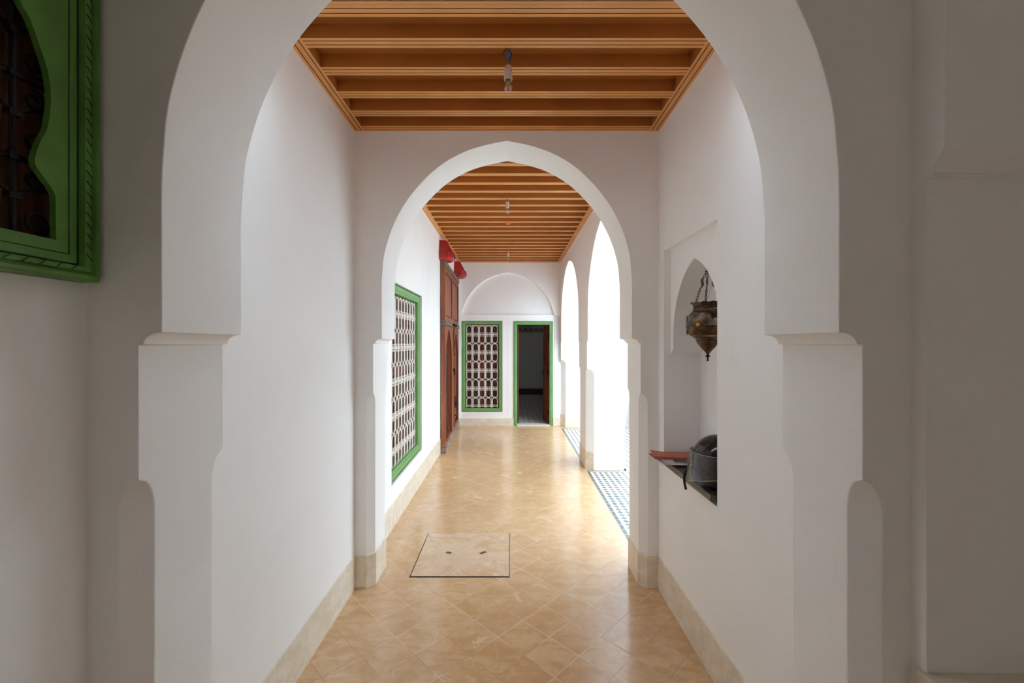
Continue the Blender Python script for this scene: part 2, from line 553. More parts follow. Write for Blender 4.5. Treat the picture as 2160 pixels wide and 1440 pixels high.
def pier_base(bm, f, a, b, ca, cb, v0, v1, cham, h=0.20, p=0.007):
    a2 = a - p if ca else a
    b2 = b + p if cb else b
    v0 -= p; v1 += p
    ka = cham if ca else 0.0; kb = cham if cb else 0.0
    r = [(a2 + ka, v0), (b2 - kb, v0), (b2, v0 + kb), (b2, v1 - kb), (b2 - kb, v1), (a2 + ka, v1), (a2, v1 - ka), (a2, v0 + ka)]
    loft(bm, [[f(u, v, z) for u, v in r] for z in (0.0, h)])

# ------------------------------------------------------------------ main measures
XL, XR = -0.953, 0.904           # side walls
XC = -0.023                      # axis of the two arches
HALF = 0.764
A0, A1 = 0.962, 1.247            # near arch wall
B0, B1 = 2.606, 2.90             # middle arch wall
YF = 7.67                        # end wall
XA, XA2 = 0.895, 1.36            # arcade wall
ZC1, ZC2 = 2.791, 2.936          # ceiling undersides
ZT = 3.3

# ------------------------------------------------------------------ floor
bm = bmesh.new()
box(bm, XL - 0.25, XA2, -3.4, YF + 0.02, -0.12, 0.0)
floor = tag(new('floor', bm, FLOOR), 'tan limestone floor of tiles laid on the diagonal along the corridor', 'floor', kind='structure')

# ------------------------------------------------------------------ arch walls
fx = lambda u, v, z: (u, v, z)
w, pa = arch_wall('wall_near', fx, XL - 0.24, XR + 0.24, ZT, [(XC, HALF, 1.0)], A0, A1, 0.045)
tag(w, 'white plaster wall with the large near arch framing the view', 'wall', kind='structure')
w, pb = arch_wall('wall_middle', fx, XL - 0.24, XR + 0.24, ZT, [(XC, HALF, 1.0)], B0, B1, 0.045)
tag(w, 'white plaster wall with the pointed arch halfway down the corridor', 'wall', kind='structure')
fy = lambda u, v, z: (v, u, z)
w, pc = arch_wall('wall_arcade', fy, B0 + 0.02, YF + 0.3, ZT, [(4.01, 0.94, 1.02), (6.585, 0.957, 1.02)], XA, XA2, 0.085, bevel=0.006)
tag(w, 'white arcade wall whose two arches open onto the bright courtyard', 'wall', kind='structure')

# ------------------------------------------------------------------ left wall
bm = bmesh.new()
box(bm, XL - 0.30, XL, -3.4, YF + 0.3, -0.1, ZT)
wl = new('wall_left', bm, PLASTER)
W1 = (-0.30, 0.951, 1.633, 2.75)      # green lobed window: y0,y1,z0,z1
W2 = (3.42, 4.595, 0.345, 1.998)      # lattice window
D2 = (5.80, 7.57, 0.0, 2.59)          # old double door
def cbox(*a):
    b = bmesh.new(); box(b, *a); return b
cut(wl, [cbox(XL - 0.22, XL + 0.1, W1[0], W1[1], W1[2], W1[3]),
         cbox(XL - 0.16, XL + 0.1, W2[0], W2[1], W2[2], W2[3]),
         cbox(XL - 0.5, XL + 0.1, D2[0], D2[1], D2[2] - 0.05, D2[3])])
add_bevel(wl, 0.003)
tag(wl, 'long white plaster wall on the left of the corridor', 'wall', kind='structure')

# dim passage behind the old door
bm = bmesh.new()
X0 = XL - 0.30
def shell(bm, x0, x1, y0, y1, z0, z1, skip=()):
    v = {}
    F = {'x0': ((x0, y0, z0), (x0, y1, z0), (x0, y1, z1), (x0, y0, z1)), 'x1': ((x1, y0, z0), (x1, y1, z0), (x1, y1, z1), (x1, y0, z1)),
         'y0': ((x0, y0, z0), (x1, y0, z0), (x1, y0, z1), (x0, y0, z1)), 'y1': ((x0, y1, z0), (x1, y1, z0), (x1, y1, z1), (x0, y1, z1)),
         'z0': ((x0, y0, z0), (x1, y0, z0), (x1, y1, z0), (x0, y1, z0)), 'z1': ((x0, y0, z1), (x1, y0, z1), (x1, y1, z1), (x0, y1, z1))}
    for k, q in F.items():
        if k in skip: continue
        bm.faces.new([bm.verts.new(p) for p in q])
shell(bm, X0 - 1.6, X0 + 0.02, 5.5, 7.8, -0.02, 2.8, ('x1',))
o = new('wall_passage', bm, PLASTER)
s = o.modifiers.new('thick', 'SOLIDIFY'); s.thickness = 0.05; s.offset = 1
tag(o, 'dim passage walls seen through the wicket of the old door', 'wall', kind='structure')

# ------------------------------------------------------------------ right wall of the first bay with its niche
bm = bmesh.new()
box(bm, XR, XA2, A1 - 0.1, B1 - 0.1, -0.1, ZT)
wr = new('wall_right', bm, PLASTER)
NY, NH, NB0, NZ = 2.192, 0.281, 1.121, 1.455
b1 = cbox(XR - 0.1, 0.9425, NY - 0.325, NY + 0.325, 0.78, 2.04)
b2 = cbox(XR - 0.1, NB0, NY - 0.325, NY + 0.325, 0.78, 1.432)
b3 = bmesh.new()
r = [(0.325, 1.40)] + [(a, b) for a, b in impost(NH, NZ, 0.044, 0.022)]
ah = []
for k in range(0, 15):
    t = k / 14
    # two-centred pointed arch
    R = 0.40; cxx = NH - R
    th = t * math.acos((R - NH) / R)
    ah.append((cxx + R * cos(th), NZ + 0.075 + R * sin(th) * (0.402 / (R * sin(math.acos((R - NH) / R))))))
r += [(NH, NZ)] + ah
l = [(-a, b) for a, b in r[:-1]][::-1]
prism(b3, [(NY + a, b) for a, b in r + l], lambda u, w_, a: (a, u, w_), XR - 0.05, NB0)
cut(wr, [b1, b2, b3])
add_bevel(wr, 0.003)
tag(wr, 'white plaster wall on the right holding the lantern niche', 'wall', kind='structure')

# ------------------------------------------------------------------ right wall beside the viewer, with its blind arch
bm = bmesh.new()
box(bm, XR, 1.65, -1.15, A0 + 0.12, -0.1, ZT)
wf = new('wall_right', bm, PLASTER)
b1 = bmesh.new()
hh = 0.62; cy = 0.888 - hh
r = [(hh + 0.040, 0.755)] + [(a, b) for a, b in impost(hh, 1.893, 0.040, 0.034)] + [(a, b + 0.393) for a, b in arch_half(hh, 0.8)]
l = [(-a, b) for a, b in r[:-1]][::-1]
prism(b1, [(cy + a, b) for a, b in r + l], lambda u, w_, a: (a, u, w_), XR - 0.05, 1.30)
cut(wf, [b1])
add_bevel(wf, 0.006, 3)
tag(wf, 'shadowed right wall with a deep arched recess beside the viewer', 'wall', kind='structure')
bm = bmesh.new()
box(bm, XR - 0.012, 1.30, cy - hh - 0.06, 0.948, 0.735, 0.782)
tag(new('trim_1', bm, LIME, bevel=0.004), 'tan stone sill in the arched recess on the near right', 'sill', kind='structure')

# cross wing behind the viewer, closed except for one tall opening on the right
bm = bmesh.new()
box(bm, XL - 0.3, 1.65, -3.4, -3.2, -0.1, ZT)
tag(new('wall_back', bm, PLASTER), 'white wall closing the passage behind the viewer', 'wall', kind='structure')
bm = bmesh.new()
box(bm, XR, 1.2, -3.3, -2.3, -0.1, ZT)
box(bm, XR, 1.2, -1.6, -1.15, -0.1, ZT)
box(bm, XR, 1.2, -2.3, -1.6, 0.96, ZT)
box(bm, XR, 1.2, -2.3, -1.6, -0.1, 0.60)
tag(new('wall_right', bm, PLASTER), 'white wall with a low opening to daylight behind the viewer', 'wall', kind='structure')
bm = bmesh.new()
box(bm, XL - 0.3, 1.65, -3.4, A1 - 0.1, 2.95, 3.1)
tag(new('ceiling', bm, PLASTER), 'plain plaster ceiling over the viewer', 'ceiling', kind='structure')

# ------------------------------------------------------------------ end wall
bm = bmesh.new()
box(bm, XL - 0.3, 7.0, YF, YF + 0.22, -0.1, ZT + 0.6)
we = new('wall_far', bm, PLASTER)
FX, FH = -0.052, 0.837
DX0, DX1, DZ = 0.057, 0.761, 1.883
WX0, WX1, WZ0, WZ1 = -0.885, -0.147, 0.251, 1.889
bz = bmesh.new()
arc = smooth_curve([(FH, 2.003), (0.745, 2.258), (0.62, 2.437), (0.46, 2.586), (0.248, 2.701), (0.0, 2.761)], 6)
prism(bz, [(FX + FH, 1.996)] + [(FX + a, b) for a, b in arc if b > 2.0] + [(FX - a, b) for a, b in arc[:-1] if b > 2.0][::-1] + [(FX - FH, 1.996)],
      lambda u, w_, a: (u, a, w_), YF - 0.1, YF + 0.055)
cut(we, [bz, cbox(FX - FH, FX + FH, YF - 0.1, YF + 0.010, 0.1, 1.9955),
         cbox(WX0, WX1, YF - 0.1, YF + 0.16, WZ0, WZ1),
         cbox(DX0, DX1, YF - 0.1, YF + 0.5, -0.05, DZ)])
add_bevel(we, 0.004)
tag(we, 'white end wall with a shallow blind arch over window and doorway', 'wall', kind='structure')
bm = bmesh.new()
box(bm, FX - 0.0015, FX + 0.0015, YF + 0.0085, YF + 0.0105, 0.14, 1.995)
tag(new('trim_2', bm, m_plain('hairline_joint', (0.66, 0.64, 0.62), 0.9)), 'hairline joint down the white end wall between window and doorway', 'joint', kind='structure')

# room beyond the doorway
bm = bmesh.new()
RY0, RY1 = YF + 0.21, 12.2
shell(bm, -1.4, 2.6, RY0, RY1, 0.0, 2.9, ('y0', 'z0'))
o = new('wall_room', bm, PLASTER)
s = o.modifiers.new('thick', 'SOLIDIFY'); s.thickness = 0.06; s.offset = 1
tag(o, 'dim white walls of the room through the far doorway', 'wall', kind='structure')
bm = bmesh.new()
box(bm, -1.45, 2.65, YF + 0.05, RY1 + 0.1, -0.12, 0.012)
tag(new('floor', bm, ROOMF), 'pale tiled floor with navy dots through the far doorway', 'floor', kind='structure')
bm = bmesh.new()
box(bm, -1.4, 2.6, RY1 - 0.02, RY1, 0.012, 0.18)
tag(new('baseboard_room', bm, DARKT), 'dark tile skirting along the back of the dim room', 'baseboard', kind='structure')
bm = bmesh.new()
for k in range(20):
    x = -0.62 + k * 0.15
    box(bm, x + 0.066, x + 0.074, RY1 - 0.03, RY1, 1.80, 1.975)
    prism(bm, [(x - 0.055, 1.83), (x + 0.055, 1.83), (x + 0.05, 1.87), (x + 0.028, 1.90), (x, 1.945), (x - 0.028, 1.90), (x - 0.05, 1.87)],
          lambda u, w_, a: (u, a, w_), RY1 - 0.03, RY1)
box(bm, -1.0, 2.4, RY1 - 0.035, RY1, 1.965, 1.985)
box(bm, -1.0, 2.4, RY1 - 0.035, RY1, 1.79, 1.805)
tag(new('trim_3', bm, m_plain('grey_carved_plaster', (0.30, 0.29, 0.27), 0.9)), 'carved plaster frieze of small arches high in the dim room', 'frieze', kind='structure')

# ------------------------------------------------------------------ courtyard
bm = bmesh.new()
box(bm, XA2 - 0.02, 7.0, -1.0, YF, -0.12, 0.0)
tag(new('floor', bm, COURTF), 'black and white mosaic floor of the sunlit courtyard', 'floor', kind='structure')
bm = bmesh.new()
box(bm, 6.0, 6.3, -1.0, YF + 0.2, -0.1, 3.9)
box(bm, XA2, 6.3, -1.25, -1.0, -0.1, 5.0)
tag(new('wall_court', bm, PLASTER), 'white courtyard walls outside the arcade', 'wall', kind='structure')

# zellige strips in the two arcade openings
bm = bmesh.new()
box(bm, 0.889, XA2 + 0.1, 2.98, 4.985, 0.0, 0.003)
tag(new('floor', bm, MOSA), 'black and white diamond mosaic strip in the nearer arcade opening', 'floor mosaic', kind='structure')
bm = bmesh.new()
box(bm, 0.889, XA2 + 0.1, 5.56, 7.43, 0.0, 0.003)
tag(new('floor', bm, MOSB), 'black and white diamond mosaic strip in the farther arcade opening', 'floor mosaic', kind='structure')

# ------------------------------------------------------------------ stone baseboards
P = 0.007
bm = bmesh.new()
box(bm, XL, XL + P, A1, B0, 0, 0.2)
tag(new('baseboard_left', bm, LIME, bevel=0.002), 'cream stone baseboard along the left wall before the middle arch', 'baseboard', kind='structure')
bm = bmesh.new()
box(bm, XL, XL + P, B1, D2[0] - 0.03, 0, 0.2)
tag(new('baseboard_left', bm, LIME, bevel=0.002), 'cream stone baseboard under the lattice window on the left', 'baseboard', kind='structure')
bm = bmesh.new()
box(bm, XR - P, XR, A1, B0, 0, 0.2)
tag(new('baseboard_right', bm, LIME, bevel=0.002), 'cream stone baseboard under the lantern niche', 'baseboard', kind='structure')
bm = bmesh.new()
box(bm, XL, DX0 - 0.002, YF - P, YF + 0.011, 0, 0.137)
tag(new('baseboard_far', bm, LIME, bevel=0.002), 'cream stone baseboard under the green window on the end wall', 'baseboard', kind='structure')
bm = bmesh.new()
box(bm, DX1 + 0.002, XA, YF - P, YF + 0.011, 0, 0.137)
tag(new('baseboard_far', bm, LIME, bevel=0.002), 'short cream stone baseboard right of the far doorway', 'baseboard', kind='structure')
for i, (a, b, ca, cb) in enumerate(pa):
    bm = bmesh.new(); pier_base(bm, fx, a, b, ca, cb, A0, A1, 0.045)
    tag(new('baseboard_near', bm, LIME, bevel=0.002), 'cream stone base of the near arch, %s jamb' % ('right' if i == 0 else 'left'), 'baseboard', kind='structure')
for i, (a, b, ca, cb) in enumerate(pb):
    bm = bmesh.new(); pier_base(bm, fx, a, b, ca, cb, B0, B1, 0.045)
    tag(new('baseboard_middle', bm, LIME, bevel=0.002), 'cream stone base of the middle arch, %s jamb' % ('right' if i == 0 else 'left'), 'baseboard', kind='structure')
for (a, b, ca, cb), lab in zip(pc, ('cream stone base of the arcade pier against the end wall', 'cream stone base of the free pier between the two arcade openings', 'cream stone base of the arcade jamb beside the middle arch')):
    bm = bmesh.new(); pier_base(bm, fy, a, b, ca, cb, XA, XA2, 0.085, 0.21)
    tag(new('baseboard_arcade', bm, LIME, bevel=0.002), lab, 'baseboard', kind='structure')

# ------------------------------------------------------------------ joisted ceilings
def grooved(bm, f, w, h, a0, a1, g=(0.3, 0.7), gw=0.0020, gd=0.006):
    """bar of width w, height h, two fine grooves on its underside; f(u,z,a)"""
    pts = [(0, h), (0, 0)]
    for q in g:
        c = q * w
        pts += [(c - gw, 0), (c - gw, gd), (c + gw, gd), (c + gw, 0)]
    pts += [(w, 0), (w, h)]
    fs = prism(bm, pts, lambda u, z, a: f(u, z, a), a0, a1)
    n = len(pts)
    for i in range(n):                       # sides darker brown, underside ochre, grooves dark
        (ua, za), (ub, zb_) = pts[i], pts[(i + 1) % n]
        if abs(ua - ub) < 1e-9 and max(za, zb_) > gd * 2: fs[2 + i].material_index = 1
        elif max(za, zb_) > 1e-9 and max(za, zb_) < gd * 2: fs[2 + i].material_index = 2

def ceiling(y0, y1, zb, joists, jw, x0, x1, label, well=0.0):  # well: strip of board left open, added to let daylight in
    bm = bmesh.new()
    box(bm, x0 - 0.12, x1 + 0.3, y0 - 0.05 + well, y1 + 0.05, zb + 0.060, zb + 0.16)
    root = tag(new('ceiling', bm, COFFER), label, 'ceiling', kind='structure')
    ew = 0.062
    for s in (0, 1):
        bm = bmesh.new()
        xa = x0 if s == 0 else x1 - ew
        grooved(bm, lambda u, z, a: (xa + u, a, zb + z), ew, 0.058, y0, y1, (0.27, 0.73))
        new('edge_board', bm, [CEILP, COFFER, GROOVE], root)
    for y in joists:
        bm = bmesh.new()
        grooved(bm, lambda u, z, a: (a, y + u, zb + z), jw, 0.060, x0 + ew - 0.0005, x1 - ew + 0.0005)
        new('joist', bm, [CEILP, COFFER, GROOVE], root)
    return root

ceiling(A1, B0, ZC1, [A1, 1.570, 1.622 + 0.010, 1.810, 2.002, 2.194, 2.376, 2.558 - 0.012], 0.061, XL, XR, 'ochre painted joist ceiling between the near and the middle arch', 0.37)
# unseen roof opening added over the first coffer to brighten the bay
bm = bmesh.new()
box(bm, XL - 0.2, XR + 0.2, A1 + 0.325, A1 + 0.385, ZC1 + 0.06, 3.5)
tag(new('added_well_cheek', bm, PLASTER), 'plastered cheek of the unseen roof opening added to light the first bay', 'added light well', kind='structure')
js = []
y = 2.90
while y < YF - 0.08:
    js.append(y + 0.111); y += 0.2055
js = [j for j in js if j < YF - 0.10] + [YF - 0.055]
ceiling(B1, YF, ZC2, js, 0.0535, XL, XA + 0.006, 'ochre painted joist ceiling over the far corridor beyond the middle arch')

# ------------------------------------------------------------------ lattice windows
def ring_frame(bm, w, h, prof, bottom=True, mi=0):
    """rectangular moulding, prof = [(inset, depth)] from outside in"""
    def rect(o, d):
        if bottom:
            return [(o, d, o), (w - o, d, o), (w - o, d, h - o), (o, d, h - o)]
        return [(o, d, 0), (o, d, h - o), (w - o, d, h - o), (w - o, d, 0)]
    loft(bm, [rect(o, d) for o, d in prof], cap=False, closed=bottom, mi=mi)

def dots(bm, w, h, o, d, step, s, bottom=True, mi=1):
    def dot(x, z):
        box(bm, x - s, x + s, d - 0.0025, d + 0.004, z - s, z + s, mi)
    n = int((h - 2 * o) / step)
    for k in range(n + 1):
        z = o + (h - 2 * o) * k / n
        dot(o, z); dot(w - o, z)
    n = int((w - 2 * o) / step)
    for k in range(n + 1):
        x = o + (w - 2 * o) * k / n
        dot(x, h - o)
        if bottom: dot(x, o)

def grille_mesh(w, h, cols, pitch, first, d=0.0, half_last=False):
    """cream wrought lattice: bars, stadium loops and C-scroll clusters"""
    bm = bmesh.new()
    cw = w / cols
    br = 0.0055
    zs = []
    z = h - first
    rows = []
    top = h - 0.012
    while top > 0.03:
        bot = top - pitch
        rows.append((top, bot)); top = bot
    for i in range(cols + 1):
        x = i * cw
        x = min(max(x, 0.004), w - 0.004)
        tube(bm, [(x, d, 0.0), (x, d, h)], br, 4)
    for (t, b) in rows:
        tube(bm, [(-0.012, d, t), (w + 0.012, d, t)], br, 4)
        if b > -0.001:
            tube(bm, [(-0.012, d, b), (w + 0.012, d, b)], br, 4)
    for (t, b) in rows:
        cut_ = b < -0.02
        for i in range(cols):
            cx = (i + 0.5) * cw
            rx = cw / 2 - 0.012
            ry = 0.042
            loop = []
            for k in range(13):
                a = pi * k / 12
                loop.append((cx + rx * cos(a), d - 0.006, t - 0.006 - ry + ry * sin(a)))
            if not cut_:
                for k in range(13):
                    a = pi + pi * k / 12
                    loop.append((cx + rx * cos(a), d - 0.006, b + 0.006 + ry + ry * sin(a)))
                tube(bm, loop, 0.0068, 5, closed=True)
            else:
                lo = [(cx - rx, d - 0.006, 0.004)] + loop[::-1] + [(cx + rx, d - 0.006, 0.004)]
                tube(bm, lo, 0.0068, 5)
            zc = (t + b) / 2
            S = min(0.030, rx * 0.62)
            for sx in (-1, 1):
                for sz in (-1, 1):
                    if zc + sz * S < 0.01: continue
                    pts = []
                    for k in range(11):
                        a = -0.62 * pi + 1.55 * pi * k / 10
                        rr = S * 0.52 * (1 - 0.035 * k)
                        pts.append((cx + sx * (S * 0.62 + rr * cos(a)), d - 0.008, zc + sz * (S * 0.78 + rr * sin(a))))
                    tube(bm, pts, 0.0052, 4)
                    # diagonal stem to the side bar
                    tube(bm, [(cx, d - 0.008, zc + sz * S * 0.45), (cx + sx * S * 0.72, d - 0.008, zc), (cx + sx * (rx + 0.004), d - 0.008, zc + sz * 0.004)], 0.0050, 4)
            # collars
            if zc > 0.01:
                for sx in (-1, 1):
                    box(bm, cx + sx * rx - 0.012, cx + sx * rx + 0.012, d - 0.014, d + 0.004, zc - 0.007, zc + 0.007)
            box(bm, cx - 0.017, cx + 0.017, d - 0.014, d + 0.004, t - 0.012, t + 0.004)
    return bm

def lattice_window(name, loc, rz, w, h, fw, cols, pitch, label, sink=0.006):
    root = empty(name, loc, rz, label, 'window', kind='structure')
    bm = bmesh.new()
    s = sink
    ring_frame(bm, w, h, [(0.0, s + 0.08), (0.0, s), (0.012, s), (0.0125, s + 0.004), (0.015, s + 0.004), (0.0155, s), (fw - 0.022, s + 0.001), (fw - 0.020, s + 0.006),
                          (fw - 0.006, s + 0.006), (fw, s + 0.010), (fw, s + 0.10)])
    dots(bm, w, h, 0.008, s, 0.020, 0.0035)
    new('frame', bm, [GREEN, GREENDK], root)
    iw, ih = w - 2 * fw, h - 2 * fw
    g = grille_mesh(iw - 0.03, ih - 0.012, cols, pitch, 0.0)
    go = new('grille', g, GRILLE, root, smooth=50, merge=False)
    go.location = (fw + 0.015, s + 0.045, fw + 0.006)
    # pair of wooden shutters behind: boards, stiles, rails
    mid = w / 2
    for k in (0, 1):
        x0 = fw - 0.01 if k == 0 else mid
        x1 = mid if k == 0 else w - fw + 0.01
        bm = bmesh.new()
        st = min(0.052, (x1 - x0) * 0.17)
        y0 = s + 0.098
        for (a, b) in ((x0, x0 + st), (x1 - st, x1)):
            box(bm, a + 0.001, b - 0.001, y0, y0 + 0.03, fw - 0.01, h - fw + 0.01)
        for (a, b) in ((fw - 0.01, fw + 0.055), (h * 0.515, h * 0.515 + 0.062), (h - fw - 0.045, h - fw + 0.01)):
            box(bm, x0, x1, y0 + 0.0005, y0 + 0.029, a, b)
        sh = new('shutter', bm, WOOD_R, root, bevel=0.002)
        bm = bmesh.new()
        nb = max(2, round((x1 - x0 - 2 * st) / 0.085))
        for q in range(nb):
            a = x0 + st + (x1 - x0 - 2 * st) * q / nb; b = x0 + st + (x1 - x0 - 2 * st) * (q + 1) / nb
            box(bm, a + 0.001, b - 0.001, y0 + 0.014, y0 + 0.028, fw - 0.005, h - fw + 0.005)
        new('panel', bm, WOOD_D, sh, bevel=0.002)
    return root

lattice_window('window_3', (WX0, YF + 0.010, WZ0), 0, WX1 - WX0, WZ1 - WZ0, 0.064, 5, 0.326,
               'green framed window with cream iron lattice on the end wall left of the doorway', sink=0.004)
# local x -> world +Y, local y -> world -X
lattice_window('window_2', (XL, W2[0], W2[2]), pi / 2, W2[1] - W2[0], W2[3] - W2[2], 0.078, 9, 0.2985,
               'green framed window with cream iron lattice on the left wall before the old door', sink=0.020)

# ------------------------------------------------------------------ green lobed window on the near left
def px_left(px, py, X):
    D = -X * 900.0 / (1077 - px)
    return (D, CAM_H + (722 - py) * D / 900.0)
root = empty('window_1', (0, 0, 0), 0, 'dark green lobed window frame with black iron scrolls at the upper left edge', 'window', kind='structure')
XF = -0.930
ymid = (W1[0] + W1[1]) / 2
edge_px = [(118, 506), (118, 470), (117.5, 430), (117, 411), (108, 395), (97, 380), (84, 362), (76, 350), (73.5, 335), (78, 318), (86, 297), (95, 281), (101, 267), (106, 235),
           (107.6, 207), (106, 180), (101, 151), (94, 126), (86, 103), (75, 70), (64.6, 43), (54, 22), (41, 0)]
edge = [px_left(a, b, XF) for a, b in edge_px]
edge[0] = (edge[0][0], edge[0][1])
last = edge[-1]
edge += [(last[0] - 0.05, last[1] + 0.10), (last[0] - 0.16, last[1] + 0.24), (last[0] - 0.30, last[1] + 0.36), (ymid, last[1] + 0.45)]
edge = edge[:3] + smooth_curve(edge[3:], 4)
hole = edge + [(2 * ymid - a, b) for a, b in edge[:-1]][::-1]
iz0 = edge[0][1]
o0, o1, o2, o3 = W1
# board with the lobed opening: outer rectangle meets the opening along the sill
bm = bmesh.new()
inset = 0.036
outer = [(o1 - inset, o2 + inset), (o1 - inset, o3 - inset), (o0 + inset, o3 - inset), (o0 + inset, o2 + inset)]
# two halves avoid a bridge: right half and left half joined at the crown and the sill
crown = (ymid, edge[-1][1])
halfR = [(ymid, o2 + inset), (o1 - inset, o2 + inset), (o1 - inset, o3 - inset), (ymid, o3 - inset)] + edge[::-1] + [(ymid, iz0)]
halfL = [(2 * ymid - a, b) for a, b in halfR][::-1]
for hp in (halfR, halfL):
    prism(bm, hp, lambda u, w_, a: (a, u, w_), XF - 0.013, XF)
# fine dark grooves framing the board
def strip(bm, o, wd, x0, x1, mi):
    for (a, b, c, d_) in ((o0 + o, o1 - o, o2 + o, o2 + o + wd), (o0 + o, o1 - o, o3 - o - wd, o3 - o), (o0 + o, o0 + o + wd, o2 + o, o3 - o), (o1 - o - wd, o1 - o, o2 + o, o3 - o)):
        box(bm, x0, x1, a, b, c, d_, mi)
strip(bm, 0.0335, 0.0018, XF - 0.006, XF + 0.0012, 1)
strip(bm, 0.0520, 0.0018, XF - 0.006, XF + 0.0012, 1)
new('frame', bm, [GREEN_OLD, GREENDK], root, merge=False)
# rope-moulded border with slanting nicks
bm = bmesh.new()
pr = [(0.0, -0.020), (0.0, 0.022), (0.004, 0.028), (0.011, 0.028), (0.014, 0.020), (0.017, 0.019), (0.020, 0.024), (0.025, 0.026), (0.030, 0.022), (0.033, 0.004), (0.036, -0.01)]
def rect(o, d):
    return [(XF - 0.010 + d, o0 + o, o2 + o), (XF - 0.010 + d, o1 - o, o2 + o), (XF - 0.010 + d, o1 - o, o3 - o), (XF - 0.010 + d, o0 + o, o3 - o)]
loft(bm, [rect(o, d) for o, d in pr], cap=False)
def nick(p, q):
    tube(bm, [p, q], 0.0010, 4, mi=1)
k = 0
z = o2 + 0.045
while z < o3 - 0.04:
    nick((XF + 0.0160, o1 - 0.031, z + 0.013), (XF + 0.0165, o1 - 0.019, z)); z += 0.0225
y = o1 - 0.05
while y > o0 + 0.05:
    nick((XF + 0.0160, y, o2 + 0.031), (XF + 0.0165, y - 0.013, o2 + 0.019)); y -= 0.030
new('moulding', bm, [GREEN_OLD, GREENDK], root, smooth=25)
# black iron scroll grille
bm = bmesh.new()
GX = XF - 0.032
def spiral(c, r, a0, turns, s=1, n=26):
    return [(GX, c[0] + s * r * (1 - 0.72 * k / n) * cos(a0 + turns * 2 * pi * k / n), c[1] + r * (1 - 0.72 * k / n) * sin(a0 + turns * 2 * pi * k / n)) for k in range(n + 1)]
def gp(px, py): return px_left(px, py, GX)
for j in range(8):
    yv = gp(26, 0)[0] - 0.145 * j
    tube(bm, [(GX, yv, iz0 - 0.01), (GX, yv, 2.6)], 0.0055, 6)
for zz in (1.70, 1.86, 2.02, 2.18, 2.34, 2.5):
    tube(bm, [(GX, W1[0] + 0.05, zz), (GX, W1[1] - 0.05, zz)], 0.005, 6)
for j in range(8):
    yv = gp(26, 0)[0] - 0.145 * j
    for zz in (1.70, 1.86, 2.02, 2.18, 2.34):
        for s in (-1, 1):
            tube(bm, spiral((yv + s * 0.040, zz + 0.040), 0.026, -pi / 2, 1.30, s), 0.0038, 6)
            tube(bm, spiral((yv + s * 0.038, zz - 0.032), 0.022, pi / 2, -1.25, s), 0.0038, 6)
            tube(bm, smooth_curve([(GX, yv + s * 0.003, zz + 0.085), (GX, yv + s * 0.020, zz + 0.098), (GX, yv + s * 0.052, zz + 0.108), (GX, yv + s * 0.072, zz + 0.120)], 4), 0.0038, 6)
        box(bm, GX - 0.007, GX + 0.008, yv - 0.011, yv + 0.011, zz - 0.006, zz + 0.006)
        box(bm, GX - 0.007, GX + 0.008, yv - 0.011, yv + 0.011, zz + 0.078, zz + 0.090)
new('grille', bm, IRON, root, smooth=40, merge=False)
bm = bmesh.new()
SX = XF - 0.095
for (a, b) in ((0.845, 0.95), (0.62, 0.705), (0.40, 0.615), (0.08, 0.39), (-0.28, 0.07)):
    box(bm, SX - 0.03, SX, a, b, W1[2] + 0.02, W1[3] - 0.03)
box(bm, SX - 0.026, SX + 0.004, W1[0] + 0.01, W1[1] - 0.01, W1[2] + 0.005, W1[2] + 0.075)
box(bm, SX - 0.028, SX - 0.010, 0.70, 0.85, W1[2] + 0.02, W1[3] - 0.03)
new('shutter', bm, m_wood('window_shutter_wood', (0.17, 0.070, 0.028), (0.36, 0.17, 0.07)), root, bevel=0.003)

# ------------------------------------------------------------------ far doorway with two open leaves
root = empty('door_1', (0, 0, 0), 0, 'green framed doorway standing open in the end wall', 'door', kind='structure')
bm = bmesh.new()
w, h, fw, s = DX1 - DX0, DZ, 0.062, 0.004
ring_frame(bm, w, h, [(0, s + 0.08), (0, s - 0.008), (0.012, s - 0.008), (0.0125, s - 0.004), (0.015, s - 0.004), (0.0155, s - 0.008), (fw - 0.022, s - 0.007), (fw - 0.020, s), (fw - 0.006, s), (fw, s + 0.004), (fw, s + 0.12)], bottom=False)
dots(bm, w, h, 0.008, s - 0.008, 0.020, 0.0035, bottom=False)
fo = new('frame', bm, [GREEN, GREENDK], root)
fo.location = (DX0, YF, 0.0)
def leaf(name, hinge, ang, mirror):
    """narrow panelled leaf swung into the room; local x runs from the hinge"""
    L, H = 0.285, 1.80
    bm = bmesh.new()
    box(bm, 0, L, -0.012, 0.012, 0.02, H)
    for (a, b) in ((0, 0.045), (L - 0.045, L)):
        box(bm, a, b, -0.019, 0.019, 0.021, H - 0.001)
    nz = 7
    for k in range(nz + 1):
        z = 0.02 + (H - 0.06) * k / nz
        box(bm, 0.044, L - 0.044, -0.018, 0.018, z, z + 0.035)
        if k < nz:
            zc0 = z + 0.055; zc1 = 0.02 + (H - 0.06) * (k + 1) / nz - 0.02
            box(bm, 0.075, L - 0.075, -0.017, 0.017, zc0, zc1)
    o = new('door_leaf', bm, WOOD_E, root, bevel=0.003)
    o.location = (hinge[0], hinge[1], 0.012)
    o.rotation_euler = (0, 0, ang)
    return o
lf = leaf('door_leaf', (DX1 - 0.062, YF + 0.10), radians(104), 1)
bm = bmesh.new()
tube(bm, [(0.265, 0.019, 0.93), (0.265, 0.05, 0.93), (0.20, 0.055, 0.93)], 0.007, 8)
box(bm, 0.255, 0.276, 0.018, 0.023, 0.84, 0.97)
new('handle', bm, IRON, lf, smooth=40)
bm = bmesh.new()
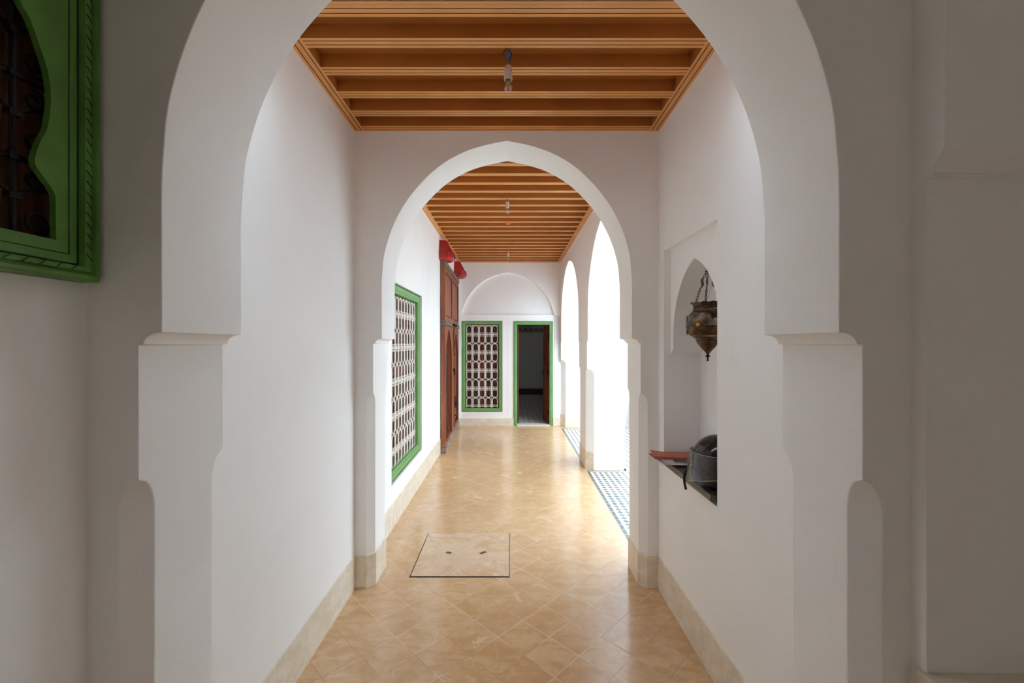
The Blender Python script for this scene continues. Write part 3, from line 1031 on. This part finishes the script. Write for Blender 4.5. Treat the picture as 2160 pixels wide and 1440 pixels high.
for zz in (0.22, 0.95, 1.60):
    lathe(bm, [(0, -0.05), (0.009, -0.05), (0.009, 0.05), (0, 0.05)], 10, (0.0, 0.022, zz))
new('hinge', bm, IRON, lf)
leaf('door_leaf', (DX0 + 0.066, YF + 0.10), radians(87), 1)
bm = bmesh.new()
box(bm, DX0 + 0.055, DX1 - 0.055, YF - 0.03, YF + 0.14, 0.0, 0.022)
new('threshold', bm, LIME, root, bevel=0.004)

# ------------------------------------------------------------------ old double door on the left
DL = (5.77, 7.56)
droot = empty('door_2', (0, 0, 0), 0, 'tall old red brown double door with arched wickets against the left wall', 'door', kind='structure')
def dx(y): return -0.885 - 0.035 * (y - DL[0]) / (DL[1] - DL[0])
H2 = 2.61
ymeet = 6.655
ang = atan2(-(dx(DL[1]) - dx(DL[0])), DL[1] - DL[0])
# local frame: x along the door (into the picture), y outwards to the corridor
def build_leaf(y0, y1, ap, opened):
    L = y1 - y0
    T = 0.056
    a0, a1, zt, zb = ap
    c = (a0 + a1) / 2; hw = (a1 - a0) / 2
    M = Matrix.Translation((dx(y0), y0, 0)) @ Matrix.Rotation(pi / 2 + ang, 4, 'Z')
    def place(o, parent=droot):
        o.parent = parent
        return o
    bm = bmesh.new()
    box(bm, 0.0, L - 0.002, 0.0, T, 0.11, 1.735)
    lo = new('door_leaf', bm, WOOD_O, droot)
    pts = [(a1, zb), (a1, zt - 0.36)]
    for k in range(1, 11):
        t = k / 10
        pts.append((c + hw * (1 - t ** 1.7), zt - 0.36 + 0.36 * t))
    pts += [(2 * c - u, w_) for u, w_ in pts[:-1]][::-1]
    b = bmesh.new()
    prism(b, pts, lambda u, w_, a: (u, a, w_), -0.05, T + 0.05 if opened else 0.030)
    cut(lo, [b])
    add_bevel(lo, 0.004)
    lo.matrix_world = M
    def child(name, bm, mat, bev=0.0, smooth=None):
        return new(name, bm, mat, lo, bevel=bev, smooth=smooth)
    # upper half: frame and sunk panel
    bm = bmesh.new()
    box(bm, 0.0, 0.07, 0, T, 1.80, 2.535); box(bm, L - 0.05, L - 0.002, 0, T, 1.80, 2.535)
    box(bm, 0.07, L - 0.05, 0.001, T, 1.80, 1.86); box(bm, 0.07, L - 0.05, 0.001, T, 2.47, 2.535)
    child('stile', bm, WOOD_O, 0.003)
    bm = bmesh.new()
    n = 3
    for q in range(n):
        a = 0.071 + (L - 0.122) * q / n; e = 0.071 + (L - 0.122) * (q + 1) / n
        box(bm, a + 0.001, e - 0.001, 0.016, T - 0.01, 1.861, 2.469)
    child('upper_panel', bm, WOOD_O, 0.002)
    bm = bmesh.new()
    ring = []
    for (o_, d_) in ((0.0, 0.012), (0.008, 0.002), (0.020, 0.010)):
        ring.append([(0.071 + o_, d_, 1.861 + o_), (L - 0.051 - o_, d_, 1.861 + o_), (L - 0.051 - o_, d_, 2.469 - o_), (0.071 + o_, d_, 2.469 - o_)])
    loft(bm, ring, cap=False)
    child('panel_moulding', bm, WOOD_E)
    bm = bmesh.new()
    box(bm, -0.002, L - 0.001, -0.010, T + 0.002, 2.536, H2)
    child('top_rail', bm, WOOD_G, 0.004)
    bm = bmesh.new()
    box(bm, -0.002, L - 0.001, -0.012, T, 1.735, 1.80)
    child('middle_rail', bm, WOOD_G, 0.004)
    bm = bmesh.new()
    box(bm, -0.006, L, -0.016, T, 0.0, 0.11)
    child('bottom_rail', bm, WOOD_W, 0.012)
    # thin moulding round the wicket arch
    bm = bmesh.new()
    k = [(u, w_) for u, w_ in pts]
    tube(bm, [(u, -0.002, w_) for u, w_ in k], 0.008, 6)
    child('wicket_arch', bm, WOOD_E, smooth=40)
    # small iron studs on the meeting stile
    for z in (0.6, 1.1, 1.6, 2.05, 2.3):
        u = L - 0.028
        bm = bmesh.new()
        loft(bm, [[(u + r * cos(2 * pi * q / 8), d_, z + r * sin(2 * pi * q / 8)) for q in range(8)] for r, d_ in ((0.006, 0.001), (0.005, -0.003), (0.0015, -0.004))])
        child('stud', bm, IRON, smooth=40)
    return lo, child, M, L

l1, ch1, M1, L1 = build_leaf(DL[0], ymeet, (0.075, 0.70, 1.67, 0.15), True)
l2, ch2, M2, L2 = build_leaf(ymeet + 0.003, DL[1], (0.14, 0.72, 1.64, 0.16), False)
bm = bmesh.new()
tube(bm, [(-0.02, -0.018, 1.60), (-0.02, -0.020, 1.70), (0.04, -0.024, 1.765)], 0.006, 6)
tube(bm, [(-0.02, -0.018, 1.60), (0.0, -0.02, 1.36), (0.06, -0.03, 1.30), (0.11, -0.02, 1.31)], 0.006, 6)
tube(bm, [(-0.10, -0.022, 1.768), (0.32, -0.022, 1.765)], 0.010, 8)
for u in (-0.09, 0.05, 0.18, 0.29):
    box(bm, u, u + 0.022, -0.035, -0.008, 1.750, 1.785)
ch2('latch', bm, IRON, smooth=40)
bm = bmesh.new()
def ring_at(u, z, r, d=-0.022):
    tube(bm, [(u + r * 0.8 * sin(2 * pi * q / 14), d, z + r * cos(2 * pi * q / 14)) for q in range(14)], 0.006, 6, closed=True)
ring_at(0.05, 1.03, 0.045)
box(bm, 0.03, 0.075, -0.03, 0.0, 1.055, 1.09)
ch2('ring_handle', bm, IRON, smooth=40)
bm = bmesh.new()
prism(bm, [(0.20, 0.55), (0.30, 0.62), (0.36, 0.60), (0.33, 0.50), (0.25, 0.43), (0.18, 0.46)], lambda u, w_, a: (u, a, w_), -0.006, 0.028)
ring_at(0.25, 0.50, 0.05)
tube(bm, [(0.18, -0.02, 0.34), (0.22, -0.035, 0.30), (0.20, -0.02, 0.24)], 0.009, 6)
ch2('lock_plate', bm, IRON, smooth=40)

# red painted hoods over the door pivots
def red_hood(loc, label):
    root = empty('door_bracket', loc, 0, label, 'bracket', 'red painted brackets over the old door')
    plan = [(0, -0.15), (0.125, -0.15), (0.188, -0.085), (0.188, 0.085), (0.125, 0.15), (0, 0.15)]
    def sc(k, z): return [(x * k, y * (0.35 + 0.65 * k), z) for x, y in plan]
    bm = bmesh.new()
    loft(bm, [sc(0.50, 0.155), sc(0.50, 0.268), ][::-1] if False else [sc(0.94, 0.108), sc(0.52, 0.262), sc(0.52, 0.268)])
    new('hood', bm, RED, root, bevel=0.003)
    bm = bmesh.new()
    loft(bm, [sc(0.78, 0.0), sc(0.86, 0.012), sc(0.97, 0.030), sc(1.0, 0.108), sc(0.94, 0.112)])
    # carved little arches on each face
    P_ = [Vector((x, y, 0)) for x, y in plan]
    for i in range(5):
        a, b = P_[i], P_[i + 1]
        L = (b - a).length
        k = max(1, round(L / 0.07))
        t = (b - a).normalized(); nrm = Vector((t.y, -t.x, 0))
        for q in range(k):
            c_ = a + t * (L * (q + 0.5) / k)
            hw = 0.022
            def pt(u, z): return c_ + t * u + nrm * 0.0005 + Vector((0, 0, z))
            ar = [pt(-hw, 0.040), pt(-hw, 0.055), pt(-hw * 0.7, 0.070), pt(0, 0.088), pt(hw * 0.7, 0.070), pt(hw, 0.055), pt(hw, 0.040)]
            tube(bm, ar, 0.0028, 4, mi=1)
        for q in range(int(L / 0.012)):
            c_ = a + t * (0.012 * (q + 0.5)) + nrm * 0.0008 + Vector((0, 0, 0.099))
            box(bm, c_.x - 0.002, c_.x + 0.002, c_.y - 0.002, c_.y + 0.002, c_.z - 0.002, c_.z + 0.002, 1)
    new('skirt', bm, [RED, REDDK], root, merge=False)
red_hood((XL, 5.82, 2.605), 'red wooden hood bracket over the near end of the old double door')
red_hood((XL, 7.31, 2.605), 'red wooden hood bracket over the far end of the old door, by the end wall')

# ------------------------------------------------------------------ bare bulbs
def pendant(loc, drop, style, label):
    root = empty('pendant_bulb', loc, 0, label, 'light bulb', 'bare bulbs hanging from the joists')
    zt = -drop
    zs = -drop + 0.125            # socket top
    bm = bmesh.new()
    if style == 0:
        pts = [(0, 0, 0), (-0.004, 0, -0.015)]
        for k in range(34):
            a = k * 0.60
            r = 0.0115 + 0.0025 * sin(k * 1.3)
            pts.append((r * cos(a), 0.007 * sin(a * 0.37), -0.030 - 0.022 * k / 33 + 1.1 * r * sin(a)))
        pts += [(0.004, 0, -0.066), (-0.004, 0, -0.075), (0.0, 0, zs - 0.002)]
        pts = smooth_curve(pts, 3)
        tube(bm, pts, 0.0021, 6)
        new('blue_wire', bm, BLUE, root, smooth=50)
        bm = bmesh.new()
        tube(bm, smooth_curve([(0.004, 0.0, 0.0), (0.010, 0.004, -0.02), (0.016, -0.006, -0.045), (0.008, 0, -0.066), (0.006, 0, -0.078), (0.0015, 0, zs - 0.002)], 5), 0.0018, 6)
        tube(bm, smooth_curve([(0.0, 0, -0.01), (-0.012, 0.0, -0.018), (-0.024, 0.004, -0.032)], 4), 0.0016, 6)
        new('black_wire', bm, BLACKW, root, smooth=50)
    elif style == 1:
        tube(bm, smooth_curve([(0, 0, 0), (-0.012, 0, -0.02), (-0.010, 0, -0.045), (0.004, 0, -0.056), (0.002, 0, zs - 0.002)], 5), 0.0022, 6)
        tube(bm, smooth_curve([(0.006, 0, 0), (0.012, 0, -0.02), (0.004, 0, -0.05), (0.0, 0, zs)], 5), 0.0018, 6)
        new('black_wire', bm, BLACKW, root, smooth=50)
        bm = bmesh.new()
        pts = [(-0.016, 0, -0.048)]
        for k in range(20):
            a = k * 0.8
            pts.append((0.008 * cos(a) - 0.002, 0.008 * sin(a), -0.05 - 0.022 * k / 19))
        pts.append((0.0, 0, zs - 0.004))
        tube(bm, pts, 0.0028, 6)
        new('blue_wire', bm, BLUE, root, smooth=50)
    else:
        box(bm, -0.02, 0.02, -0.015, 0.015, -0.016, 0.0)
        new('connector', bm, BLACKW, root, bevel=0.003)
        bm = bmesh.new()
        tube(bm, smooth_curve([(0, 0, -0.012), (-0.012, 0, -0.026), (0.006, 0, -0.034), (0.0, 0, zs - 0.002)], 5), 0.0022, 6)
        tube(bm, smooth_curve([(0.006, 0, -0.012), (0.010, 0, -0.026), (-0.003, 0, -0.036), (0.0, 0, zs)], 5), 0.0018, 6)
        new('wire', bm, GREENW, root, smooth=50)
    bm = bmesh.new()
    lathe(bm, [(0.0, zs), (0.006, zs), (0.013, zs - 0.004), (0.0175, zs - 0.013), (0.0178, zs - 0.052), (0.0188, zs - 0.054), (0.0188, zs - 0.068),
               (0.0178, zs - 0.069), (0.0155, zs - 0.069), (0.0150, zs - 0.052), (0, zs - 0.050)], 28)
    so = new('socket', bm, SOCKET, root, smooth=35)
    bm = bmesh.new()
    box(bm, -0.0085, -0.0055, -0.0176, -0.0150, zs - 0.019, zs - 0.014)
    new('screw_hole', bm, GAP, so)
    bm = bmesh.new()
    box(bm, 0.0135, 0.0155, -0.0115, -0.0095, zs - 0.033, zs - 0.028)
    new('screw_hole', bm, GAP, so)
    bm = bmesh.new()
    cz = zt + 0.0205
    pr = [(0.0128, zs - 0.055), (0.0132, zs - 0.068)]
    for k in range(0, 15):
        a = radians(50) - radians(140) * k / 14
        pr.append((max(0.0, 0.0205 * cos(a)), cz + 0.0205 * sin(a)))
    lathe(bm, pr, 28)
    bo = new('bulb', bm, BULB, root, smooth=60)
    bm = bmesh.new()
    for sx in (-1, 1):
        tube(bm, [(sx * 0.0045, 0, cz - 0.010), (sx * 0.0050, 0, cz + 0.020)], 0.0017, 6)
    new('filament', bm, FILA, bo)
    bm = bmesh.new()
    lathe(bm, [(0, cz + 0.030), (0.006, cz + 0.030), (0.007, cz + 0.022), (0.003, cz + 0.018), (0, cz + 0.017)], 16)
    new('stem', bm, METAL, bo, smooth=40)
    return root
pendant((-0.011, 1.945, ZC1 + 0.060), 0.213, 0, 'bare bulb in white socket on tangled blue wire, nearest the viewer')
pendant((-0.033, 4.285, ZC2 + 0.060), 0.205, 1, 'bare bulb on a dark wire, seen just under the crown of the middle arch')
pendant((-0.043, 6.83, ZC2 + 0.060), 0.182, 2, 'bare bulb with green yellow wire nearest the end wall')

bm = bmesh.new()
lathe(bm, [(0, -0.034), (0.018, -0.033), (0.030, -0.025), (0.036, -0.012), (0.038, 0.0), (0, 0)], 24)
o = new('ceiling_cap', bm, CAPRED, smooth=40)
o.location = (-0.031, 5.135, ZC2 + 0.018)
tag(o, 'small red plastic cap between the joists beyond the second bulb', 'cap')

# ------------------------------------------------------------------ stone shelf in the niche
bm = bmesh.new()
prism(bm, [(1.874, NB0 - 0.005), (2.515, NB0 - 0.005), (2.515, XR - 0.018), (1.892, XR - 0.018), (1.874, XR - 0.004)], lambda u, w_, a: (w_, u, a), 0.795, 0.825)
tag(new('stone_shelf', bm, GRANITE, bevel=0.003), 'dark granite shelf at the bottom of the lantern niche', 'shelf')

# ------------------------------------------------------------------ motorcycle helmet
HC = Vector((0.983, 2.004, 0.945))
hroot = empty('motorcycle_helmet', (HC.x, HC.y, 0.825), 0, 'black motorcycle helmet with scratched clear visor on the niche shelf', 'helmet')
fa = radians(225)       # the way it faces
def sph(az, el, r, rz):
    return (r * cos(el) * cos(az), r * cos(el) * sin(az), 0.120 + rz * sin(el))
bm = bmesh.new()
nu, nv = 48, 24
G = []
for j in range(nv + 1):
    el = radians(-70) + radians(160) * j / nv
    row = []
    for i in range(nu):
        az = 2 * pi * i / nu
        d = abs((az - fa + pi) % (2 * pi) - pi)
        r = 0.124 + 0.010 * max(0, cos(d + pi)) 
        row.append(bm.verts.new(sph(az, el, r, 0.122)))
    G.append(row)
for j in range(nv):
    elm = radians(-70) + radians(160) * (j + 0.5) / nv
    for i in range(nu):
        az = 2 * pi * (i + 0.5) / nu
        d = abs((az - fa + pi) % (2 * pi) - pi)
        if d < radians(78) and elm < radians(20):
            continue                                # face opening
        bm.faces.new((G[j][i], G[j][(i + 1) % nu], G[j + 1][(i + 1) % nu], G[j + 1][i]))
loose = [v for v in bm.verts if not v.link_faces]
bmesh.ops.delete(bm, geom=loose, context='VERTS')
so = new('shell', bm, HELM, hroot, smooth=60)
m = so.modifiers.new('thick', 'SOLIDIFY'); m.thickness = 0.006; m.offset = -1
bm = bmesh.new()
lathe(bm, [(0.085, -0.105), (0.100, -0.06), (0.108, 0.0), (0.100, 0.05), (0.07, 0.085), (0.0, 0.10)], 32, (0, 0, 0.120))
new('lining', bm, HELML, hroot, smooth=60)
bm = bmesh.new()
rows = []
for j in range(9):
    t = j / 8
    Rh = 0.152 - 0.015 * t ** 1.6
    row = []
    for i in range(29):
        q = i / 14 - 1
        az = fa + radians(88) * q
        rr = Rh - 0.014 * abs(q) ** 3
        row.append((rr * cos(az), rr * sin(az), max(0.012, 0.058 + 0.058 * q) * (1 - t) + 0.165 * t))
    rows.append(row)
loft(bm, rows, cap=False, closed=False)
vo = new('visor', bm, VISOR, hroot, smooth=60)
bm = bmesh.new()
edge_ = rows[0] + [r[-1] for r in rows[1:]] + rows[-1][::-1] + [r[0] for r in rows[::-1]][1:-1]
tube(bm, edge_, 0.0017, 6, closed=True)
new('visor_edge', bm, VRIM, vo, smooth=60)
bm = bmesh.new()
pts = [(-0.112, 0.050, 0.100), (-0.132, 0.049, 0.072), (-0.145, 0.047, 0.045), (-0.1485, 0.046, 0.022), (-0.147, 0.045, -0.004), (-0.141, 0.044, -0.030)]
tube(bm, smooth_curve(pts, 4), 0.01, 4, flat=(0.0055, 0.0018))
new('chin_strap', bm, HELML, hroot)

# ------------------------------------------------------------------ folder, papers, phone
def sheet(bm, c, L, W, z, rot, t=0.0012, curl=0.0, n=8):
    ca, sa = cos(rot), sin(rot)
    top = []
    for i in range(n + 1):
        for j in (0, 1):
            u = -L / 2 + L * i / n; v = (-W / 2, W / 2)[j]
            zz = z + curl * ((i / n - 0.5) * 2) ** 2
            top.append((c[0] + u * ca - v * sa, c[1] + u * sa + v * ca, zz))
    rings = []
    for i in range(n + 1):
        a, b = top[2 * i], top[2 * i + 1]
        rings.append([a, b, (b[0], b[1], b[2] + t), (a[0], a[1], a[2] + t)])
    loft(bm, rings)
ps = [((0.962, 2.425), 0.250, 0.170, 0.8255, 0.04, PAPERB, 'blue tinted sheet lying lowest on the granite shelf, under the papers', 0.003),
      ((0.975, 2.405), 0.245, 0.168, 0.8300, -0.03, PAPER, 'printed sheet in the middle of the loose papers on the shelf', 0.003),
      ((0.985, 2.395), 0.240, 0.165, 0.8345, 0.06, PAPER, 'topmost loose sheet under the salmon folder and the dark phone', 0.002)]
for c, L, W, z, rot, mt, lab, cu in ps:
    bm = bmesh.new(); sheet(bm, c, L, W, z, rot, 0.0030, cu)
    tag(new('paper_sheet', bm, mt), lab, 'paper', 'papers on the niche shelf')
froot = empty('card_folder', (0.955, 2.435, 0.840), radians(-3), 'salmon card folder sticking out of the niche on the papers', 'folder')
bm = bmesh.new()
rings = []
for k in range(11):
    x = -0.140 + 0.255 * k / 10
    f_ = max(0, 1 - k / 3.0)
    cz = 0.010 + 0.010 * f_
    rings.append([(x, -0.030, 0.002), (x, 0.065, 0.002 + 0.004 * f_), (x, 0.065, 0.004 + 0.004 * f_), (x, -0.025, 0.005), (x, -0.0255, 0.012 + 0.004 * f_), (x, 0.07, 0.016 + 0.010 * f_), (x, 0.07, 0.018 + 0.010 * f_), (x, -0.031, 0.0145 + 0.004 * f_)])
loft(bm, rings)
new('cover', bm, FOLDER, froot, smooth=30)
bm = bmesh.new()
rings = []
for k in range(6):
    x = -0.152 + 0.10 * k / 5
    rings.append([(x, -0.022, 0.007 + 0.003 * (5 - k) / 5), (x, 0.05, 0.008 + 0.004 * (5 - k) / 5), (x, 0.05, 0.0095 + 0.004 * (5 - k) / 5), (x, -0.022, 0.0085 + 0.003 * (5 - k) / 5)])
loft(bm, rings)
new('flap', bm, FOLDER, froot)
proot = empty('phone', (0.940, 2.366, 0.8395), radians(-4), 'small dark phone lying on the papers in front of the folder', 'phone')
bm = bmesh.new(); box(bm, -0.035, 0.035, -0.018, 0.018, 0.0, 0.007)
new('body', bm, METAL, proot, bevel=0.0025)
bm = bmesh.new(); box(bm, -0.0335, 0.0335, -0.0165, 0.0165, 0.0068, 0.0085)
new('screen', bm, DARKGLASS, proot, bevel=0.0006)

# ------------------------------------------------------------------ pierced brass lantern
LZ = 1.930
lroot = empty('hanging_lantern', (1.013, NY, LZ), 0, 'pierced dark brass lantern with amber glass studs hanging in the niche', 'lantern')
bm = bmesh.new()
zr = lambda z: z - LZ
prof = smooth_curve([(0.060, zr(1.703)), (0.066, zr(1.692)), (0.0700, zr(1.680)), (0.0705, zr(1.664)), (0.078, zr(1.655)), (0.094, zr(1.637)), (0.1020, zr(1.617)), (0.1045, zr(1.592)),
                     (0.102, zr(1.568)), (0.0935, zr(1.546)), (0.078, zr(1.532)), (0.062, zr(1.525)), (0.058, zr(1.516)), (0.054, zr(1.503)), (0.044, zr(1.488)), (0.030, zr(1.470)), (0.015, zr(1.453)), (0.006, zr(1.443))], 3)
lathe(bm, prof, 64)
new('body', bm, BRASS, lroot, smooth=60)
bm = bmesh.new()
seg = 96
rings = []
for r, z, wv in ((0.069, zr(1.687), 0.0), (0.075, zr(1.698), 0.3), (0.083, zr(1.704), 1.0), (0.0835, zr(1.7055), 1.0), (0.075, zr(1.700), 0.3), (0.068, zr(1.690), 0)):
    rings.append([(r * cos(2 * pi * k / seg), r * sin(2 * pi * k / seg), z + wv * (0.006 * abs(sin(6.5 * 2 * pi * k / seg)) - 0.004)) for k in range(seg)])
loft(bm, rings, cap=False)
new('rim', bm, BRASSP, lroot, smooth=50)
for rr, z in ((0.0715, 1.662), (0.066, 1.526)):
    bm = bmesh.new()
    tube(bm, [(rr * cos(2 * pi * k / 48), rr * sin(2 * pi * k / 48), zr(z)) for k in range(48)], 0.0035, 6, closed=True)
    new('band', bm, BRASSP, lroot, smooth=60)
bm = bmesh.new()
lathe(bm, [(0.006, zr(1.446)), (0.007, zr(1.440)), (0.004, zr(1.437)), (0.012, zr(1.431)), (0.011, zr(1.428)), (0.004, zr(1.424)), (0.0035, zr(1.412)), (0.005, zr(1.409)), (0.004, zr(1.405)), (0, zr(1.404))], 16)
new('finial', bm, IRON, lroot, smooth=40)
# glass studs
def stud(az, z, r, mat):
    # radius of the body at this height
    zz = zr(z)
    rb = 0.1
    for (r0, z0), (r1, z1) in zip(prof[:-1], prof[1:]):
        if z1 <= zz <= z0:
            rb = r0 + (r1 - r0) * (z0 - zz) / max(1e-6, z0 - z1); break
    bm = bmesh.new()
    nrm = Vector((cos(az), sin(az), 0))
    t = Vector((-sin(az), cos(az), 0))
    c = nrm * (rb - 0.002) + Vector((0, 0, zz))
    rings = []
    for a in (0, 25, 50, 70, 86):
        rr = r * cos(radians(a)); hh_ = r * 0.55 * sin(radians(a))
        rings.append([tuple(c + nrm * hh_ + t * (rr * cos(2 * pi * k / 16)) + Vector((0, 0, rr * sin(2 * pi * k / 16)))) for k in range(16)])
    loft(bm, rings)
    o = new('glass_stud', bm, mat, lroot, smooth=60)
    bm = bmesh.new()
    tube(bm, [tuple(c + nrm * 0.002 + t * ((r + 0.002) * cos(2 * pi * k / 20)) + Vector((0, 0, (r + 0.002) * sin(2 * pi * k / 20)))) for k in range(20)], 0.0022, 6, closed=True)
    new('bezel', bm, BRASSP, o, smooth=60)
    return o
cam_az = atan2(-NY, -1.013)
for dz, a, mt in ((1.5905, -26, AMBER), (1.560, 36, AMBER), (1.636, 28, DARKGLASS), (1.620, -76, AMBER), (1.556, -80, DARKGLASS), (1.60, 92, AMBER), (1.58, 150, DARKGLASS), (1.60, 205, AMBER)):
    stud(cam_az + radians(a), dz, 0.0135, mt)
# chains with horn-shaped plates
def chain_links(bm, p, q, n, r=0.0052):
    p, q = Vector(p), Vector(q)
    d = (q - p) / n
    t = d.normalized()
    s1 = t.orthogonal().normalized(); s2 = t.cross(s1)
    for i in range(n):
        c = p + d * (i + 0.5)
        s = s1 if i % 2 == 0 else s2
        L = d.length * 0.66
        tube(bm, [tuple(c + t * (L * cos(2 * pi * k / 12)) + s * (r * sin(2 * pi * k / 12))) for k in range(12)], 0.0012, 5, closed=True)
top = (0, 0, zr(1.892))
for k in range(3):
    az = cam_az + radians((-68, -8, 75)[k])
    bot = (0.060 * cos(az), 0.060 * sin(az), zr(1.705))
    def at(t): return tuple(Vector(top).lerp(Vector(bot), t))
    bm = bmesh.new()
    chain_links(bm, at(0.60), at(1.0), 5)
    new('chain', bm, IRON, lroot, smooth=60)
    bm = bmesh.new()
    chain_links(bm, at(0.0), at(0.30), 4)
    co = new('chain', bm, IRON, lroot, smooth=60)
    bm = bmesh.new()
    side = Vector((-sin(az), cos(az), 0))
    out = Vector((cos(az), sin(az), 0))
    rings = []
    for j in range(9):
        t = j / 8
        p_ = Vector(at(0.29 + 0.33 * t)) + out * (0.006 * sin(t * 2 * pi))
        wd = 0.0035 + 0.0045 * sin(pi * min(1, t * 1.1))
        rings.append([tuple(p_ + out * (wd * cos(2 * pi * q / 8)) + side * (0.6 * wd * sin(2 * pi * q / 8))) for q in range(8)])
    loft(bm, rings)
    new('ornament', bm, m_plain('horn_plate', (0.16, 0.13, 0.09), 0.4, 0.3, var=0.3, vscale=60) if k == 0 else bpy.data.materials['horn_plate'], co, smooth=60)
bm = bmesh.new()
tube(bm, smooth_curve([(0.0, 0.0, zr(1.84)), (-0.003, -0.004, zr(1.80)), (-0.010, 0.0, zr(1.75)), (-0.012, 0, zr(1.69))], 5), 0.0026, 6)
new('cord', bm, COPPER, lroot, smooth=60)
bm = bmesh.new()
tube(bm, [(0, 0, 0.012), (0, 0, zr(1.915))] + [(0.008 * sin(a), 0, zr(1.905) + 0.008 * cos(a)) for a in [0.4 * k for k in range(12)]], 0.0022, 6)
new('hook', bm, IRON, lroot, smooth=60)

# ------------------------------------------------------------------ floor hatch
hx0, hx1, hy0, hy1 = -0.648, -0.006, 2.724, 3.360
hroot2 = empty('floor_hatch', ((hx0 + hx1) / 2, (hy0 + hy1) / 2, 0), 0, 'square tiled floor hatch with a dark rim and two steel lifting slots', 'hatch')
cx, cy_ = hroot2.location.x, hroot2.location.y
bm = bmesh.new()
box(bm, hx0 - cx, hx1 - cx, hy0 - cy_, hy1 - cy_, 0.0, 0.0012)
new('rim', bm, GAP, hroot2)
bm = bmesh.new()
g = 0.0070
box(bm, hx0 - cx + g, hx1 - cx - g * 0.7, hy0 - cy_ + g * 1.6, hy1 - cy_ - g, 0.0005, 0.0036)
lid = new('lid', bm, LID, hroot2)
for (px_, py_, rot, L) in ((0.5 * (738 + 890) / 9.39 + 860, 1100 + 622 / 9.39, radians(-20), 0.030), (860 + 1490 / 9.39, 1100 + 622 / 9.39, radians(38), 0.040)):
    D = 1350.0 / (py_ - 722); X = (px_ - 1077) * D / 900
    bm = bmesh.new()
    ca, sa = cos(rot), sin(rot)
    W = 0.017
    q = [(-L / 2, -W / 2), (L / 2, -W / 2), (L / 2, W / 2), (-L / 2, W / 2)]
    prism(bm, [(X - cx + u * ca - v * sa, D - cy_ + u * sa + v * ca) for u, v in q], lambda u, w_, a: (u, w_, a), 0.0034, 0.0042)
    o = new('lifting_slot', bm, RUST, hroot2)
    bm = bmesh.new()
    q = [(-L / 2 - 0.004, -W / 2 - 0.004), (L / 2 + 0.004, -W / 2 - 0.004), (L / 2 + 0.004, W / 2 + 0.004), (-L / 2 - 0.004, W / 2 + 0.004)]
    prism(bm, [(X - cx + u * ca - v * sa, D - cy_ + u * sa + v * ca) for u, v in q], lambda u, w_, a: (u, w_, a), 0.0033, 0.0038)
    new('slot_rim', bm, GAP, o)

# ------------------------------------------------------------------ low wooden chest glimpsed in the courtyard
croot = empty('wooden_chest', (2.55, 7.42, 0.0), 0, 'sliver of a low wooden chest in the courtyard past the arcade', 'chest')
bm = bmesh.new(); box(bm, -0.40, 0.40, -0.22, 0.22, 0.10, 0.48); new('body', bm, WOOD_O, croot, bevel=0.006)
bm = bmesh.new(); box(bm, -0.415, 0.415, -0.235, 0.235, 0.48, 0.515); new('lid', bm, WOOD_O, croot, bevel=0.006)
for sx in (-1, 1):
    for sy in (-1, 1):
        bm = bmesh.new()
        box(bm, sx * 0.36 - 0.03, sx * 0.36 + 0.03, sy * 0.18 - 0.03, sy * 0.18 + 0.03, 0.0, 0.10)
        new('leg', bm, WOOD_E, croot, bevel=0.004)
